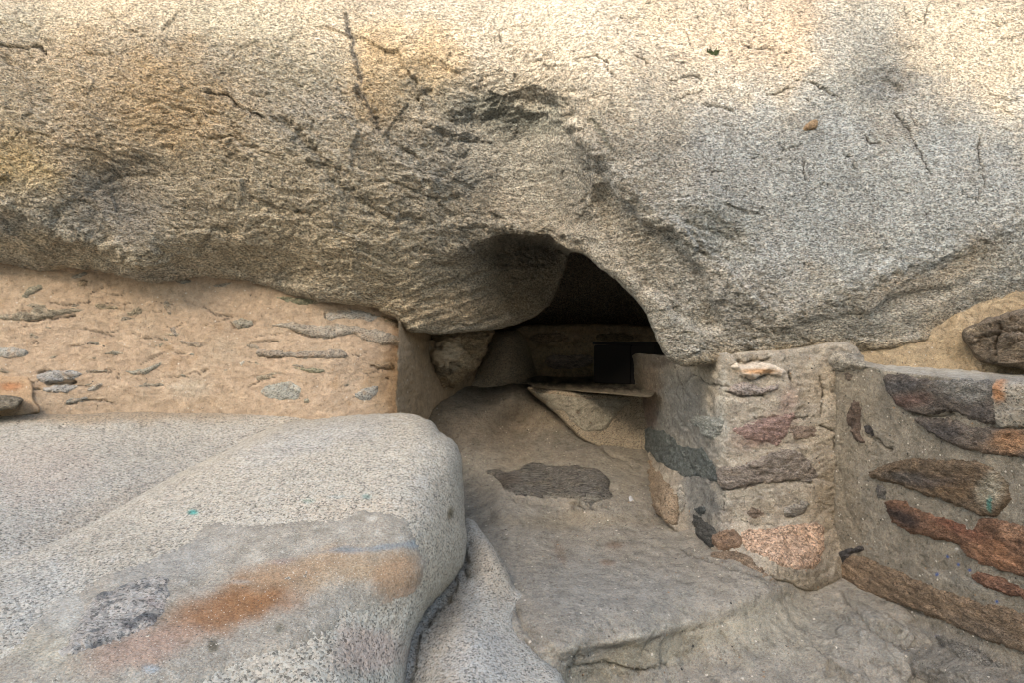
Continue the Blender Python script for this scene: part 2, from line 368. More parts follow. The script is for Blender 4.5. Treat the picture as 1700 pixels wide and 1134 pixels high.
#================================================================ THE OVERHANGING BOULDER
edge = [(-700, 395), (-400, 420), (-150, 435), (0, 437), (60, 447), (125, 441), (200, 455), (280, 463), (330, 458), (380, 462), (430, 468), (500, 492), (560, 500), (610, 508), (650, 522), (675, 546), (700, 553),
        (760, 551), (800, 548), (850, 540), (890, 521), (915, 495), (930, 465), (942, 432), (947, 419), (966, 424), (1000, 447), (1040, 480), (1066, 512), (1086, 548), (1100, 582), (1113, 601), (1138, 608), (1190, 604), (1250, 598),
        (1320, 597), (1390, 590), (1450, 583), (1520, 574), (1580, 556), (1620, 537), (1700, 500), (1800, 460), (2000, 400), (2400, 370)]
ec = curve(edge, 8, 5, 3, closed=False, freq=.04)
bpoly = np.vstack([ec, [(2400, -1000), (-700, -1000)]])
bctl = [(-700, -1000, 4.5), (200, -1000, 4.2), (1100, -1000, 4.2), (2400, -1000, 4.5), (-700, -300, 2.7), (200, -350, 2.55), (850, -350, 2.5), (1400, -350, 2.6), (2400, -300, 2.9),
        (0, 0, 2.15), (400, 0, 2.12), (850, 0, 2.18), (1250, 0, 2.22), (1700, 0, 2.3), (-700, 200, 2.3), (-700, 395, 2.8),
        (0, 200, 2.02), (220, 190, 1.98), (420, 170, 2.0), (600, 110, 2.04), (760, 110, 2.08), (950, 110, 2.06), (1150, 140, 2.06), (1400, 150, 2.1), (1700, 150, 2.16),
        (230, 330, 2.25), (170, 300, 2.2), (0, 330, 2.12), (120, 375, 2.22), (240, 415, 2.34), (0, 430, 2.7), (120, 436, 2.7), (280, 458, 2.72), (430, 464, 2.76),
        (400, 300, 2.12), (560, 250, 2.1), (500, 400, 2.38), (620, 500, 2.76), (675, 545, 2.84), (640, 380, 2.36), (560, 480, 2.66), (380, 400, 2.4),
        (760, 200, 2.18), (880, 210, 2.22), (760, 300, 2.3), (900, 320, 2.42), (760, 390, 2.52), (860, 385, 2.52), (930, 400, 2.48), (980, 270, 2.14),
        (1000, 445, 2.42), (1060, 505, 2.4), (1100, 580, 2.36), (1060, 330, 2.06), (1150, 400, 2.05), (1220, 470, 2.08), (1270, 520, 2.14), (1050, 420, 2.24), (1150, 520, 2.2),
        (1190, 420, 2.11), (1140, 602, 2.32), (1250, 596, 2.32), (1380, 589, 2.32), (1300, 540, 2.14), (1480, 460, 2.05), (1700, 400, 1.98), (1560, 520, 2.14), (1600, 545, 2.24), (1700, 495, 2.16),
        (1250, 280, 2.05), (1450, 300, 2.03), (1700, 280, 2.04), (2000, 200, 2.1), (2400, 370, 2.4), (2000, 398, 2.2), (720, 550, 2.86), (800, 545, 2.86), (900, 500, 2.78)]
bctl = [(x, y, Y + (.5 * max(2.72 - Y, 0) if x < 950 else .5 * max(2.36 - Y, 0))) if -50 < y < 560 else (x, y, Y + (.25 if y < -200 else 0)) for x, y, Y in bctl]
bt = TPS(bctl, 1e-4)
def boulder_depth(px, py):
    Y = bt(px, py)
    yc = np.interp(px, [700, 740, 800, 850, 900, 930, 948, 955], [425, 412, 401, 395, 399, 407, 416, 420])
    Aa = np.interp(px, [700, 780, 860, 930, 948, 952], [0, .1, .42, .75, .8, 0])
    wd = np.interp(px, [700, 800, 880, 930], [60, 30, 12, 8])
    return Y + Aa * smooth((py - yc) / wd)
HOL = [(1088, 428, 150, 46, 46, -.085, .2), (850, 295, 150, 110, 10, -.08, .75), (235, 325, 110, 55, -8, -.022, .9), (1190, 398, 70, 30, 38, -.025, .4), (1440, 545, 190, 42, -14, -.03, .4), (740, 160, 70, 40, 35, -.03, .4), (900, 470, 60, 60, 0, .02, .6),
       (330, 400, 60, 60, 20, -.02, .4), (620, 410, 90, 50, 30, .03, .5), (500, 300, 60, 90, -40, .02, .5), (130, 355, 40, 26, 0, -.02, .3), (1560, 470, 120, 30, -24, -.02, .4), (1480, 135, 50, 20, 0, -.012, .3), (450, 440, 90, 26, 10, -.02, .4)]
def hollows(px, py):
    Q = np.stack([px, py, np.full(len(px), 9.1)], 1); wx = fbm(Q, .009, 4, 501); wy = fbm(Q, .009, 4, 502); o = np.zeros(len(px))
    for cx, cy, rx, ry, a, dp, ed in HOL:
        c, s = math.cos(RAD(a)), math.sin(RAD(a)); R = min(rx, ry); x = px - cx + wx * R; y = py - cy + wy * R
        o += dp * smooth((1 + ed * .5 - np.hypot((x * c + y * s) / rx, (-x * s + y * c) / ry)) / ed)
    return o * .55
def boulder_disp(P, px, py):
    rough = .15 + .48 * smooth((1020 - px + 60 * np.sin(py / 60)) / 260) * smooth((py + 40) / 160)
    rough = np.maximum(rough, .5 * smooth((260 - np.abs(px - 1130 - (py - 420) * .6)) / 220) * smooth((py - 250) / 120))
    rough = np.maximum(rough, .55 * smooth((py - 520) / 60)) 
    W = warp(P, 2.2, .12, 11)
    # foliation that dips to the right
    c, s = math.cos(RAD(9)), math.sin(RAD(9))
    u = W[:, 0] * c - W[:, 2] * s; v = W[:, 0] * s + W[:, 2] * c
    Q = np.stack([u, W[:, 1], v * 2.0], 1)
    d = .030 * fbm(P, 2.2, 3, 1)
    d += rough * (.026 * chips(Q, 4, 21, .3) + .011 * chips(warp(Q, 11, .03, 5), 13, 22, .45) + .0062 * chips(warp(Q, 24, .015, 7), 32, 23, .5))
    d += rough * .010 * fbm(Q * A(1, 1, 2), 16, 3, 24, .6, True)
    d += (.003 + .0035 * rough) * fbm(Q, 42, 3, 25, .65) + .002 * fbm(P, 120, 2, 26)
    # diagonal shell-like ridges on the left, flow streaks on the dark underside
    c2, s2 = math.cos(RAD(42)), math.sin(RAD(42)); u2 = W[:, 0] * c2 - W[:, 2] * s2; v2 = W[:, 0] * s2 + W[:, 2] * c2
    D = np.stack([u2 * 2.2, W[:, 1], v2 * 7], 1)
    d += .016 * rough * smooth((1050 - px) / 200) * fbm(D, 1, 3, 27, .5, True)
    lm = smooth((px - 640) / 60) * smooth((975 - px) / 20) * smooth((py - 415) / 30)
    c3, s3 = math.cos(RAD(-24)), math.sin(RAD(-24)); u3 = P[:, 0] * c3 - P[:, 2] * s3; v3 = P[:, 0] * s3 + P[:, 2] * c3
    d = d * (1 - .45 * lm) + lm * .034 * fbm(np.stack([u3 * 4, P[:, 1] * 3, v3 * 26], 1), 1, 4, 28, .6)
    d += hollows(px, py)
    return d
cracks = [([(-10, 75), (40, 78), (62, 72), (75, 88)], 3, .02), ([(340, 152), (378, 158), (396, 178), (440, 196)], 3, .015), ([(350, 230), (390, 226), (402, 240), (430, 246)], 4, .02),
          ([(955, 96), (990, 92), (1010, 104)], 2.5, .012), ([(1050, 90), (1078, 104)], 2.5, .012), ([(1232, 74), (1262, 80), (1286, 80)], 2.6, .016), ([(1112, 132), (1152, 122), (1165, 130)], 2.6, .014),
          ([(1322, 133), (1345, 135), (1362, 148), (1392, 160)], 2.8, .02), ([(1118, 166), (1168, 148)], 2.2, .01), ([(1168, 172), (1200, 178), (1216, 184)], 2.8, .015), ([(1275, 156), (1312, 146)], 2.2, .012),
          ([(1628, 225), (1624, 262), (1630, 312)], 2.2, .012), ([(1486, 188), (1510, 215), (1530, 260), (1545, 292)], 3.4, .012), ([(1645, 152), (1680, 166), (1700, 160)], 2.5, .012), ([(1296, 250), (1330, 240)], 2, .01),
          ([(980, 196), (996, 216), (1014, 246)], 5, .014), ([(570, 22), (582, 60), (596, 128)], 4.5, .025), ([(590, 150), (612, 180), (630, 214)], 6, .022), ([(470, 200), (520, 250), (575, 318), (640, 360), (700, 372)], 13, .03),
          ([(86, 345), (94, 362), (88, 388)], 5, .02), ([(40, 350), (52, 366)], 5, .016), ([(330, 418), (342, 400), (358, 382), (392, 380)], 7, .025), ([(640, 230), (690, 262)], 6, .02), ([(660, 120), (690, 160), (716, 150)], 7, .02),
          ([(1002, 108), (1022, 128)], 2, .01), ([(1540, 10), (1534, 40)], 2, .01), ([(1240, 2), (1244, 18)], 2, .01), ([(1675, 60), (1682, 64)], 2, .01), ([(1534, 352), (1538, 366)], 2.5, .012), ([(1415, 272), (1424, 288)], 2.5, .01),
          ([(1430, 222), (1446, 240), (1462, 236)], 3, .01), ([(1140, 372), (1180, 384), (1215, 398)], 9, .018), ([(560, 560), (640, 545)], 3, .01), ([(100, 405), (200, 440)], 8, .02), ([(150, 320), (175, 300), (260, 290)], 9, .02),
          ([(760, 468), (830, 440), (900, 436)], 4, .015), ([(700, 500), (800, 490), (860, 470)], 4, .012), ([(830, 60), (834, 76)], 2, .01), ([(930, 180), (1000, 268), (1060, 328), (1150, 398), (1222, 470), (1272, 518)], 14, -.022), ([(0, 335), (70, 362), (150, 396), (270, 428)], 16, -.028), ([(860, 176), (935, 205), (982, 262), (976, 330), (935, 385)], 12, -.02), ([(700, 380), (800, 372), (900, 380), (960, 392)], 16, -.02), ([(1290, 528), (1400, 478), (1490, 440), (1700, 370)], 22, -.02), ([(360, 215), (420, 260), (430, 330)], 14, -.015), ([(560, 180), (640, 260), (720, 300)], 14, -.018), ([(700, 205), (760, 232), (800, 236)], 6, .02), ([(640, 300), (720, 330), (760, 332)], 6, .02), ([(420, 330), (470, 350), (520, 352)], 5, .018),
          ([(1100, 392), (1150, 410), (1200, 450)], 4, .01), ([(1470, 128), (1500, 150)], 6, .015), ([(1440, 138), (1462, 130)], 5, .012)]
rs = np.random.RandomState(5)
for k_ in range(30):
    x_, y_ = rs.uniform(700, 1700), rs.uniform(0, 330) if k_ < 30 else rs.uniform(200, 520); L_ = rs.uniform(10, 34); a_ = rs.uniform(-.5, .8) if k_ % 3 else rs.uniform(1, 1.6)
    cracks.append(([(x_, y_), (x_ + L_ * .5 * math.cos(a_ + .3), y_ + L_ * .5 * math.sin(a_ + .3)), (x_ + L_ * math.cos(a_), y_ + L_ * math.sin(a_))], 1.7, .009))
for k_ in range(20):
    x_, y_ = rs.uniform(150, 960), rs.uniform(120, 420); L_ = rs.uniform(20, 60); a_ = rs.uniform(-.1, .7)
    cracks.append(([(x_, y_), (x_ + L_ * .5 * math.cos(a_ - .4), y_ + L_ * .5 * math.sin(a_ - .4)), (x_ + L_ * math.cos(a_), y_ + L_ * math.sin(a_))], rs.uniform(3.6, 6), rs.uniform(.006, .014)))
boulder = Surf(boulder_depth, boulder_disp, cracks, 1)
CREAM = (.47, .41, .32); GREY = (.37, .365, .345); OCH = (.46, .345, .195); DK = (.17, .165, .15); BRN = (.30, .24, .165); COOL = (.36, .375, .365)
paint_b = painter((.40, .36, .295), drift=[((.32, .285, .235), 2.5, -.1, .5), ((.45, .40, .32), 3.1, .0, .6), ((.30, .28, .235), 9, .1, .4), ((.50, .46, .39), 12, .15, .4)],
    blobs=[(250, 60, 420, 160, 0, (.47, .40, .30), .85), (150, 190, 260, 140, 10, (.47, .375, .26), .8), (300, 170, 120, 90, 30, (.50, .35, .19), .5), (0, 230, 60, 110, 0, (.45, .34, .19), .5), (60, 300, 100, 60, 20, (.5, .37, .17), .5),  # warm light of the upper left put into the rock colour
           (40, 30, 110, 40, 0, (.34, .35, .30), .3), (30, 170, 70, 70, 0, (.28, .28, .25), .35), (980, 60, 460, 90, 0, (.50, .445, .365), .9), (650, 140, 110, 80, 35, (.43, .315, .18), .75), (720, 90, 60, 60, 0, (.46, .33, .18), .5),  # cream along the top paints in the sunlit band
           (1200, 340, 260, 190, 0, GREY, .85), (1480, 320, 330, 200, 0, COOL, .85), (1250, 60, 140, 70, 0, (.55, .44, .33), .6), (1600, 80, 160, 90, 0, (.54, .47, .37), .7), (1430, 90, 70, 110, 0, (.36, .36, .33), .7),  # grey and cool blobs paint in shade, warm ones the sun patches
           (1310, 30, 60, 70, 10, (.5, .38, .27), .4), (820, 230, 170, 90, 10, (.27, .26, .23), .7), (900, 290, 120, 70, 20, (.27, .265, .24), .6), (700, 150, 80, 50, 20, (.20, .20, .17), .5), (850, 190, 90, 40, 0, (.17, .19, .17), .5),  # dark central blobs paint in shade of the hollow underside
           (235, 328, 130, 66, -10, (.21, .195, .17), .8), (180, 300, 60, 30, -20, (.18, .17, .15), .4), (480, 320, 260, 110, 10, (.43, .365, .265), .75), (620, 460, 230, 80, 10, (.44, .37, .265), .8), (400, 410, 180, 60, 0, (.45, .38, .275), .7),  # dark left patch: stain, with shading of the hollow painted in
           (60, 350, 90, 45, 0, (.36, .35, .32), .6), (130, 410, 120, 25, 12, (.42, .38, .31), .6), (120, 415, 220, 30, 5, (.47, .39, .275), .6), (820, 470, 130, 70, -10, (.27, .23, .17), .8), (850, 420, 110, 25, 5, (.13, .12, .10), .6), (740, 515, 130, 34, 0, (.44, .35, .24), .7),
           (1180, 400, 90, 45, 35, (.27, .275, .25), .5), (1200, 360, 60, 40, 35, (.26, .27, .25), .5), (1130, 540, 90, 60, 0, (.27, .27, .245), .5), (1230, 520, 70, 70, 40, (.28, .27, .245), .5), (1050, 390, 110, 60, 40, (.36, .32, .25), .5), (1500, 480, 90, 35, -20, (.33, .27, .20), .6), (1600, 440, 60, 25, -30, (.40, .33, .24), .5),
           (1330, 585, 260, 13, -4, (.40, .31, .20), .6), (1600, 535, 120, 16, -25, (.38, .30, .20), .6), (1400, 530, 170, 40, -10, (.31, .30, .27), .5), (1480, 130, 50, 28, 0, (.22, .22, .21), .6), (1460, 155, 40, 14, 0, (.2, .2, .19), .5), (1100, 20, 60, 60, 0, (.53, .43, .31), .4), (380, 30, 120, 50, 10, (.35, .36, .30), .3), (500, 110, 90, 60, 0, (.36, .35, .28), .3), (1090, 200, 60, 120, 5, (.33, .3, .25), .35)],
    lines=[([(572, 22), (584, 66), (598, 132)], 5, (.10, .105, .11), .85), ([(590, 140), (612, 176), (632, 216)], 5, (.11, .11, .11), .8), ([(980, 196), (1012, 244)], 6, (.12, .14, .11), .5), ([(470, 210), (580, 320), (700, 380)], 16, (.2, .19, .16), .4), ([(680, 130), (720, 175)], 12, (.14, .14, .13), .5),
           ([(1040, 330), (1150, 405), (1215, 470), (1270, 515)], 9, (.46, .44, .39), .5), ([(0, 330), (80, 370), (170, 405), (270, 430)], 14, (.45, .41, .33), .45), ([(1486, 188), (1545, 300)], 5, (.16, .15, .13), .4)] + [(c, w_ * .75, (.04, .035, .03), .9) for c, w_, dp in cracks if w_ < 3.5 and dp > 0], amp=.3, freq=7, seed=2)
ob = empty('overhanging_boulder', (0.2, 2.6, 1.4), 'huge weathered granite boulder overhanging the whole upper half, arched above the cave mouth', 'boulder')
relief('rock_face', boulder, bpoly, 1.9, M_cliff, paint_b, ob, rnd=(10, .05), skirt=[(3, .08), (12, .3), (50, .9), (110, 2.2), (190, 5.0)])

#================================================================ CAVE BACK
back = Surf([(850, 480, 5.2), (600, 480, 5.0), (1100, 480, 5.0), (850, 300, 4.9), (-400, 400, 3.2), (2100, 400, 3.2), (850, -700, 3.6), (850, 800, 5.2), (1000, 600, 5.3), (-400, 1100, 3), (2100, 1100, 3)],
            lambda P, x, y: .12 * fbm(P, 1.5, 4, 60) + .02 * chips(P, 6, 61), (), 3)
o = relief('cave_ceiling_rock', back, [(-500, -500), (2200, -500), (2200, 1000), (-500, 1000)], 14, M_cliff, painter((.55, .46, .37), amp=.3), skirt=[(0, 2.0)], win=(650, 350, 1200, 700))
tag(o, 'near-black bedrock closing the cave behind the low masonry wall', 'bedrock')
#================================================================ LEFT PLASTERED WALL
def plast_disp(a=1.0, seed=0):
    def f(P, px, py):
        W = warp(P, 6, .03, seed)
        return a * (.012 * fbm(P, 3, 3, 70 + seed) + .009 * fbm(W * A(1, 1, 2), 14, 5, 72 + seed, .6) + .0035 * np.maximum(chips(W * A(1, 1, 2.4), 13, 73 + seed), 0) + .0016 * fbm(P, 70, 3, 74 + seed, .6))
    return f
def Z1(p): return [(x * .4118, 380 + y * .4118) for x, y in p]
l_st = [([(0, 345), (60, 338), (120, 330), (150, 308), (190, 305), (200, 325), (330, 318), (345, 328), (210, 355), (120, 366), (60, 372), (0, 360)], (.30, .27, .21), .014, 0),
 ([(90, 265), (130, 230), (170, 225), (165, 250), (120, 280), (95, 282)], (.30, .29, .23), .01, 0), ([(285, 190), (330, 172), (357, 180), (330, 198), (290, 200)], (.33, .31, .27), .012, 0),
 ([(-20, 480), (80, 480), (118, 497), (90, 515), (30, 525), (-20, 510)], (.42, .42, .39), .010, 1), ([(146, 588), (200, 572), (316, 574), (322, 605), (220, 622), (180, 630), (155, 608)], (.42, .42, .41), .022, 1),
 ([(180, 642), (240, 630), (320, 634), (270, 662), (190, 662)], (.45, .44, .42), .014, 1), ([(350, 652), (400, 620), (417, 632), (380, 657)], (.45, .42, .37), .012, 0), ([(262, 708), (290, 683), (355, 680), (330, 700), (285, 712)], (.28, .28, .25), .014, 1),
 ([(503, 572), (560, 568), (652, 538), (635, 567), (560, 594), (525, 586)], (.38, .37, .31), .014, 1), ([(533, 637), (600, 618), (632, 632), (600, 645)], (.33, .30, .25), .01, 0), ([(698, 199), (772, 202), (765, 224), (720, 216)], (.30, .29, .25), .011, 1),
 ([(858, 224), (942, 214), (920, 232), (870, 237)], (.34, .31, .26), .01, 0), ([(1106, 272), (1200, 275), (1292, 290), (1240, 307), (1150, 292)], (.26, .27, .19), .013, 0), ([(1312, 340), (1400, 320), (1470, 330), (1532, 350), (1490, 374), (1420, 362), (1318, 367)], (.42, .39, .34), .012, 1),
 ([(934, 375), (980, 358), (1024, 380), (1010, 398), (960, 402)], (.36, .34, .28), .020, 1), ([(1022, 379), (1080, 385), (1180, 373), (1260, 390), (1340, 383), (1450, 393), (1612, 433), (1608, 470), (1480, 457), (1420, 424), (1330, 442), (1240, 432), (1180, 407)], (.42, .38, .32), .018, 1),
 ([(1036, 490), (1070, 485), (1180, 496), (1360, 485), (1402, 515), (1320, 524), (1130, 520), (1043, 517)], (.36, .32, .27), .016, 1), ([(1178, 558), (1300, 568), (1322, 579), (1250, 584)], (.27, .26, .18), .012, 0), ([(1503, 550), (1570, 538), (1597, 560), (1560, 572)], (.30, .23, .15), .016, 0),
 ([(1055, 642), (1150, 615), (1217, 640), (1202, 690), (1130, 697), (1055, 675)], (.40, .41, .37), .006, 1), ([(1425, 682), (1450, 648), (1524, 635), (1497, 694)], (.38, .38, .35), .009, 1), ([(1028, 602), (1090, 578), (1102, 600), (1060, 614)], (.33, .29, .22), .01, 0),
 ([(963, 540), (975, 533), (988, 538), (982, 556), (970, 556)], (.55, .54, .50), .008, 0), ([(688, 400), (702, 390), (716, 410), (712, 437), (693, 425)], (.36, .32, .28), .012, 0), ([(718, 443), (822, 465), (800, 480), (738, 466)], (.36, .30, .24), .014, 0),
 ([(383, 300), (472, 310), (465, 323), (400, 321)], (.32, .27, .19), .011, 0), ([(511, 337), (560, 312), (568, 340), (520, 352)], (.31, .27, .2), .011, 0), ([(653, 295), (682, 288), (692, 347), (664, 330)], (.33, .29, .23), .009, 0),
 ([(618, 472), (662, 458), (655, 477)], (.31, .31, .24), .009, 0), ([(318, 205), (357, 208), (350, 230), (320, 230)], (.36, .27, .18), .011, 0), ([(718, 590), (747, 586), (744, 607)], (.3, .3, .25), .01, 0), ([(745, 508), (790, 495), (780, 513)], (.38, .37, .31), .008, 1),
 ([(330, 572), (430, 568), (425, 582), (350, 582)], (.40, .36, .3), .006, 0), ([(893, 570), (925, 562), (920, 578)], (.36, .34, .28), .007, 0), ([(1530, 345), (1610, 372), (1634, 400), (1590, 398)], (.34, .26, .17), .012, 0), ([(0, 560), (40, 575), (36, 586), (0, 583)], (.3, .27, .21), .01, 0),
 ([(1225, 690), (1240, 683), (1247, 704), (1228, 706)], (.36, .35, .28), .008, 1), ([(188, 397), (216, 394), (212, 402)], (.3, .28, .22), .008, 0), ([(1545, 600), (1572, 592), (1568, 612)], (.3, .2, .12), .01, 0), ([(370, 524), (390, 518), (386, 530)], (.28, .24, .18), .008, 0)]
rs = np.random.RandomState(11)
for k_ in range(26):
    x_, y_ = rs.uniform(20, 1560), rs.uniform(300, 690); L_ = rs.uniform(12, 46); h_ = rs.uniform(5, 11); a_ = rs.uniform(-.35, .2)
    if y_ < 200 + x_ * .12: continue
    q_ = [(-L_, 0), (-L_ * .3, -h_), (L_ * .5, -h_ * .8), (L_, h_ * .2), (L_ * .3, h_), (-L_ * .5, h_ * .7)]
    l_st.append(([(x_ + u * math.cos(a_) - v * math.sin(a_), y_ + u * math.sin(a_) + v * math.cos(a_)) for u, v in q_], [(.33, .29, .23), (.40, .35, .27), (.28, .26, .21)][k_ % 3], rs.uniform(.005, .010), k_ % 2))
rs = np.random.RandomState(31)
l_g = [(Z1([(x_, y_), (x_ + L_ * .5, y_ + rs.uniform(-8, 8)), (x_ + L_, y_ + rs.uniform(-14, 8))]), rs.uniform(1.5, 2.4), rs.uniform(.006, .014)) for x_, y_, L_ in zip(rs.uniform(0, 1500, 34), rs.uniform(260, 690, 34), rs.uniform(20, 110, 34)) if y_ > 200 + x_ * .13]
l_g += [(Z1([(200, 630), (300, 617)]), 3, .04), (Z1([(150, 585), (210, 574)]), 2, .02), (Z1([(110, 372), (300, 352)]), 2, .02), (Z1([(1038, 520), (1130, 521)]), 2, .02), (Z1([(1180, 408), (1240, 436), (1340, 444)]), 2, .015), (Z1([(1500, 556), (1560, 572)]), 2.4, .02), (Z1([(830, 385), (900, 365), (940, 350)]), 2, .01),
       (Z1([(810, 300), (870, 350), (960, 348)]), 2.4, .012), (Z1([(640, 605), (760, 600)]), 2, .01), (Z1([(350, 270), (420, 230)]), 2, .01), (Z1([(270, 712), (350, 690), (450, 702)]), 2, .016), (Z1([(480, 570), (470, 610)]), 2.5, .012), (Z1([(930, 370), (950, 400)]), 2, .012), (Z1([(1310, 340), (1316, 366)]), 2, .02),
       (Z1([(560, 555), (660, 500)]), 2, .008), (Z1([(330, 400), (440, 425)]), 3, .012), (Z1([(1000, 640), (1040, 615), (1110, 600)]), 2, .01)]
lw = Surf([(-700, 400, 2.78), (-700, 720, 2.7), (0, 440, 2.80), (0, 690, 2.72), (350, 440, 2.82), (350, 690, 2.76), (600, 500, 2.86), (640, 690, 2.80), (655, 560, 2.87), (665, 690, 2.86), (680, 600, 2.95), (682, 520, 2.97)], plast_disp(1.1), l_g, 4)
LP = [(-700, 380), (0, 405), (300, 430), (560, 470), (655, 500), (668, 530), (672, 560), (672, 620), (667, 680), (664, 720), (500, 750), (0, 760), (-700, 800)]
pw = empty('plastered_wall', (-1.4, 2.8, 1.1), 'tan plastered rubble wall with grey stones showing, under the left side of the big boulder', 'wall')
paint_l = painter((.46, .35, .255), drift=[((.40, .32, .24), 3, 0, .5), ((.53, .415, .31), 4, .1, .6), ((.40, .29, .195), 16, .1, .5)], blobs=[(110, 550, 60, 35, 0, (.42, .33, .25), .5), (310, 645, 40, 20, 0, (.62, .55, .45), .5), (200, 670, 260, 25, 0, (.40, .31, .22), .5), (640, 640, 40, 60, 0, (.42, .3, .18), .5), (560, 470, 60, 15, 20, (.5, .33, .17), .4)], amp=.2, freq=9, seed=4, lines=[(c, w_ * .5, (.06, .05, .04), .85) for c, w_, dp in l_g if w_ < 4])
relief('plaster', lw, curve(LP, 8, 3, 8), 2.2, M_plast, paint_l, pw, rnd=(9, .05), skirt=[(3, .12), (0, .6)])
for k, (pl, col, pr, sm) in enumerate(l_st):
    relief('stone', lw, curve(Z1(pl), 4, 3.0, k, freq=.12), 1.5, M_gran if sm else M_stone, painter([v * .9 + w_ * .1 for v, w_ in zip(col, (.46, .35, .255))], drift=[((.46, .36, .27), 18, .05, .4)], amp=.3, freq=30, seed=k), pw, proud=(.008, pr * .8, 2.2, 4.0))
# return of the wall into the cave
ret = Surf([(668, 540, 2.86), (668, 700, 2.86), (698, 545, 3.2), (702, 690, 3.2), (740, 560, 3.75), (760, 660, 3.8), (820, 560, 4.3), (820, 660, 4.3), (640, 600, 2.5)], plast_disp(1.6, 3), (), 5)
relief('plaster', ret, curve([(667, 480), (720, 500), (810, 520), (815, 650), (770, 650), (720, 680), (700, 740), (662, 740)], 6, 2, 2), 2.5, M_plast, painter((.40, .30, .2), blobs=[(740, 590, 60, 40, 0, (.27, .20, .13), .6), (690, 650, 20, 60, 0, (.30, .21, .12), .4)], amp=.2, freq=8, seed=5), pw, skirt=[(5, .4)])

# small brick and the loose stones at the far left of the ledge
bl = Surf([(-200, 620, 2.73), (60, 620, 2.745), (-200, 690, 2.68), (60, 690, 2.69)], plast_disp(.8, 6))
br = empty('broken_brick_block', (-2.2, 2.5, 1.15), 'plastered brick block with an orange brick face at the far left end of the ledge', 'brick')
relief('plaster', bl, curve([(-160, 622), (20, 624), (52, 630), (56, 660), (50, 690), (-160, 700)], 6, 2, 3), 2, M_plast, painter((.44, .31, .2), blobs=[(18, 642, 22, 8, 0, (.38, .17, .08), .8)], amp=.15, freq=20, seed=8), br, rnd=(5, .02), skirt=[(1, .1), (0, .4)])
sl_ = Surf([(-200, 640, 2.56), (60, 640, 2.6), (-200, 700, 2.5), (60, 700, 2.5)], lambda P, x, y: .012 * fbm(P * A(1, 1, 4), 16, 4, 12) + .008 * chips(P * A(1, 1, 5), 16, 4))
o = relief('flat_stone', sl_, curve([(-120, 672), (-40, 660), (10, 657), (38, 662), (34, 672), (8, 682), (-120, 694)], 6, 1, 3), 1.6, M_stone, painter((.2, .175, .135), amp=.4, freq=40, seed=9), rnd=(6, .04), skirt=[(2, .10), (4, .25)])
tag(o, 'dark flat stone lying on the granite ledge at the far left', 'stone')

#================================================================ GROUND, STEP
step_edge = [(855, 1000), (880, 1045), (930, 1085), (1000, 1070), (1060, 1062), (1110, 1045), (1160, 1030), (1220, 1008), (1290, 980), (1340, 960)]
gctl = [G(-100, 1200, .35), G(400, 1300, .4), G(900, 1300, .42), G(1200, 1200, .45), G(1300, 1134, .47), G(1450, 1134, .47), G(1700, 1134, .45), G(1450, 1040, .56), G(1350, 1010, .54), G(1700, 1300, .4), G(1150, 1100, .46), G(1000, 1134, .45), G(2000, 1250, .4),
        G(870, 1020, .615), G(940, 1070, .605), G(1060, 1050, .60), G(1200, 1000, .61), G(1290, 965, .625), G(1000, 960, .61), G(1150, 930, .63), G(850, 900, .64), G(1000, 880, .645), G(800, 850, .66), G(950, 850, .67), G(1080, 870, .65), G(700, 900, .60), G(600, 800, .68),
        G(780, 800, .73), G(830, 836, .71), G(960, 842, .705), G(1030, 830, .72), G(900, 770, .80), G(1030, 780, .79), G(780, 750, .86), G(950, 750, .85), G(1050, 745, .85), G(720, 700, 1.0), G(850, 700, .98), G(950, 712, .95), G(730, 650, 1.17), G(850, 640, 1.20), G(950, 640, 1.18), G(700, 640, 1.2), G(1080, 700, .95), G(850, 615, 1.24), G(1000, 615, 1.24), G(1200, 800, .75), G(1400, 900, .60), G(1350, 940, .60)]
gt = TPS(gctl, 1e-6)
def ground_depth(px, py):
    Y = gt(px, py)
    return Y
def ground_disp(P, px, py):
    W = warp(P, 4, .05, 3)
    # riser below the worn edge of the step
    ye = np.interp(px, [p[0] for p in step_edge], [p[1] for p in step_edge]); m = smooth((px - 860) / 60) * smooth((1400 - px) / 80)
    k = m * smooth((py - ye + 8) / 30) * .02
    k *= 1 + .9 * fbm(P, 14, 3, 88)
    rub = smooth((px - 1330) / 60) * smooth((py - 985) / 50)
    return .010 * fbm(P, 3, 3, 80) + .010 * fbm(W, 12, 5, 81, .62) + .004 * fbm(P, 50, 4, 83, .7)  - k + .008 * chips(W, 9, 84, 0) * smooth((py - ye) / 30) + rub * (.025 * chips(W, 8, 85, .2) + .012 * chips(W, 22, 86, .2))
rs = np.random.RandomState(21); gg = []
for k_ in range(40):
    x_, y_ = rs.uniform(780, 1350), rs.uniform(845, 1130); L_ = rs.uniform(8, 40); a_ = rs.uniform(-.5, .5)
    gg.append(([(x_, y_), (x_ + L_ * .5 * math.cos(a_ + .4), y_ + L_ * .5 * math.sin(a_ + .4)), (x_ + L_ * math.cos(a_), y_ + L_ * math.sin(a_))], rs.uniform(1.5, 3), rs.uniform(.004, .008)))
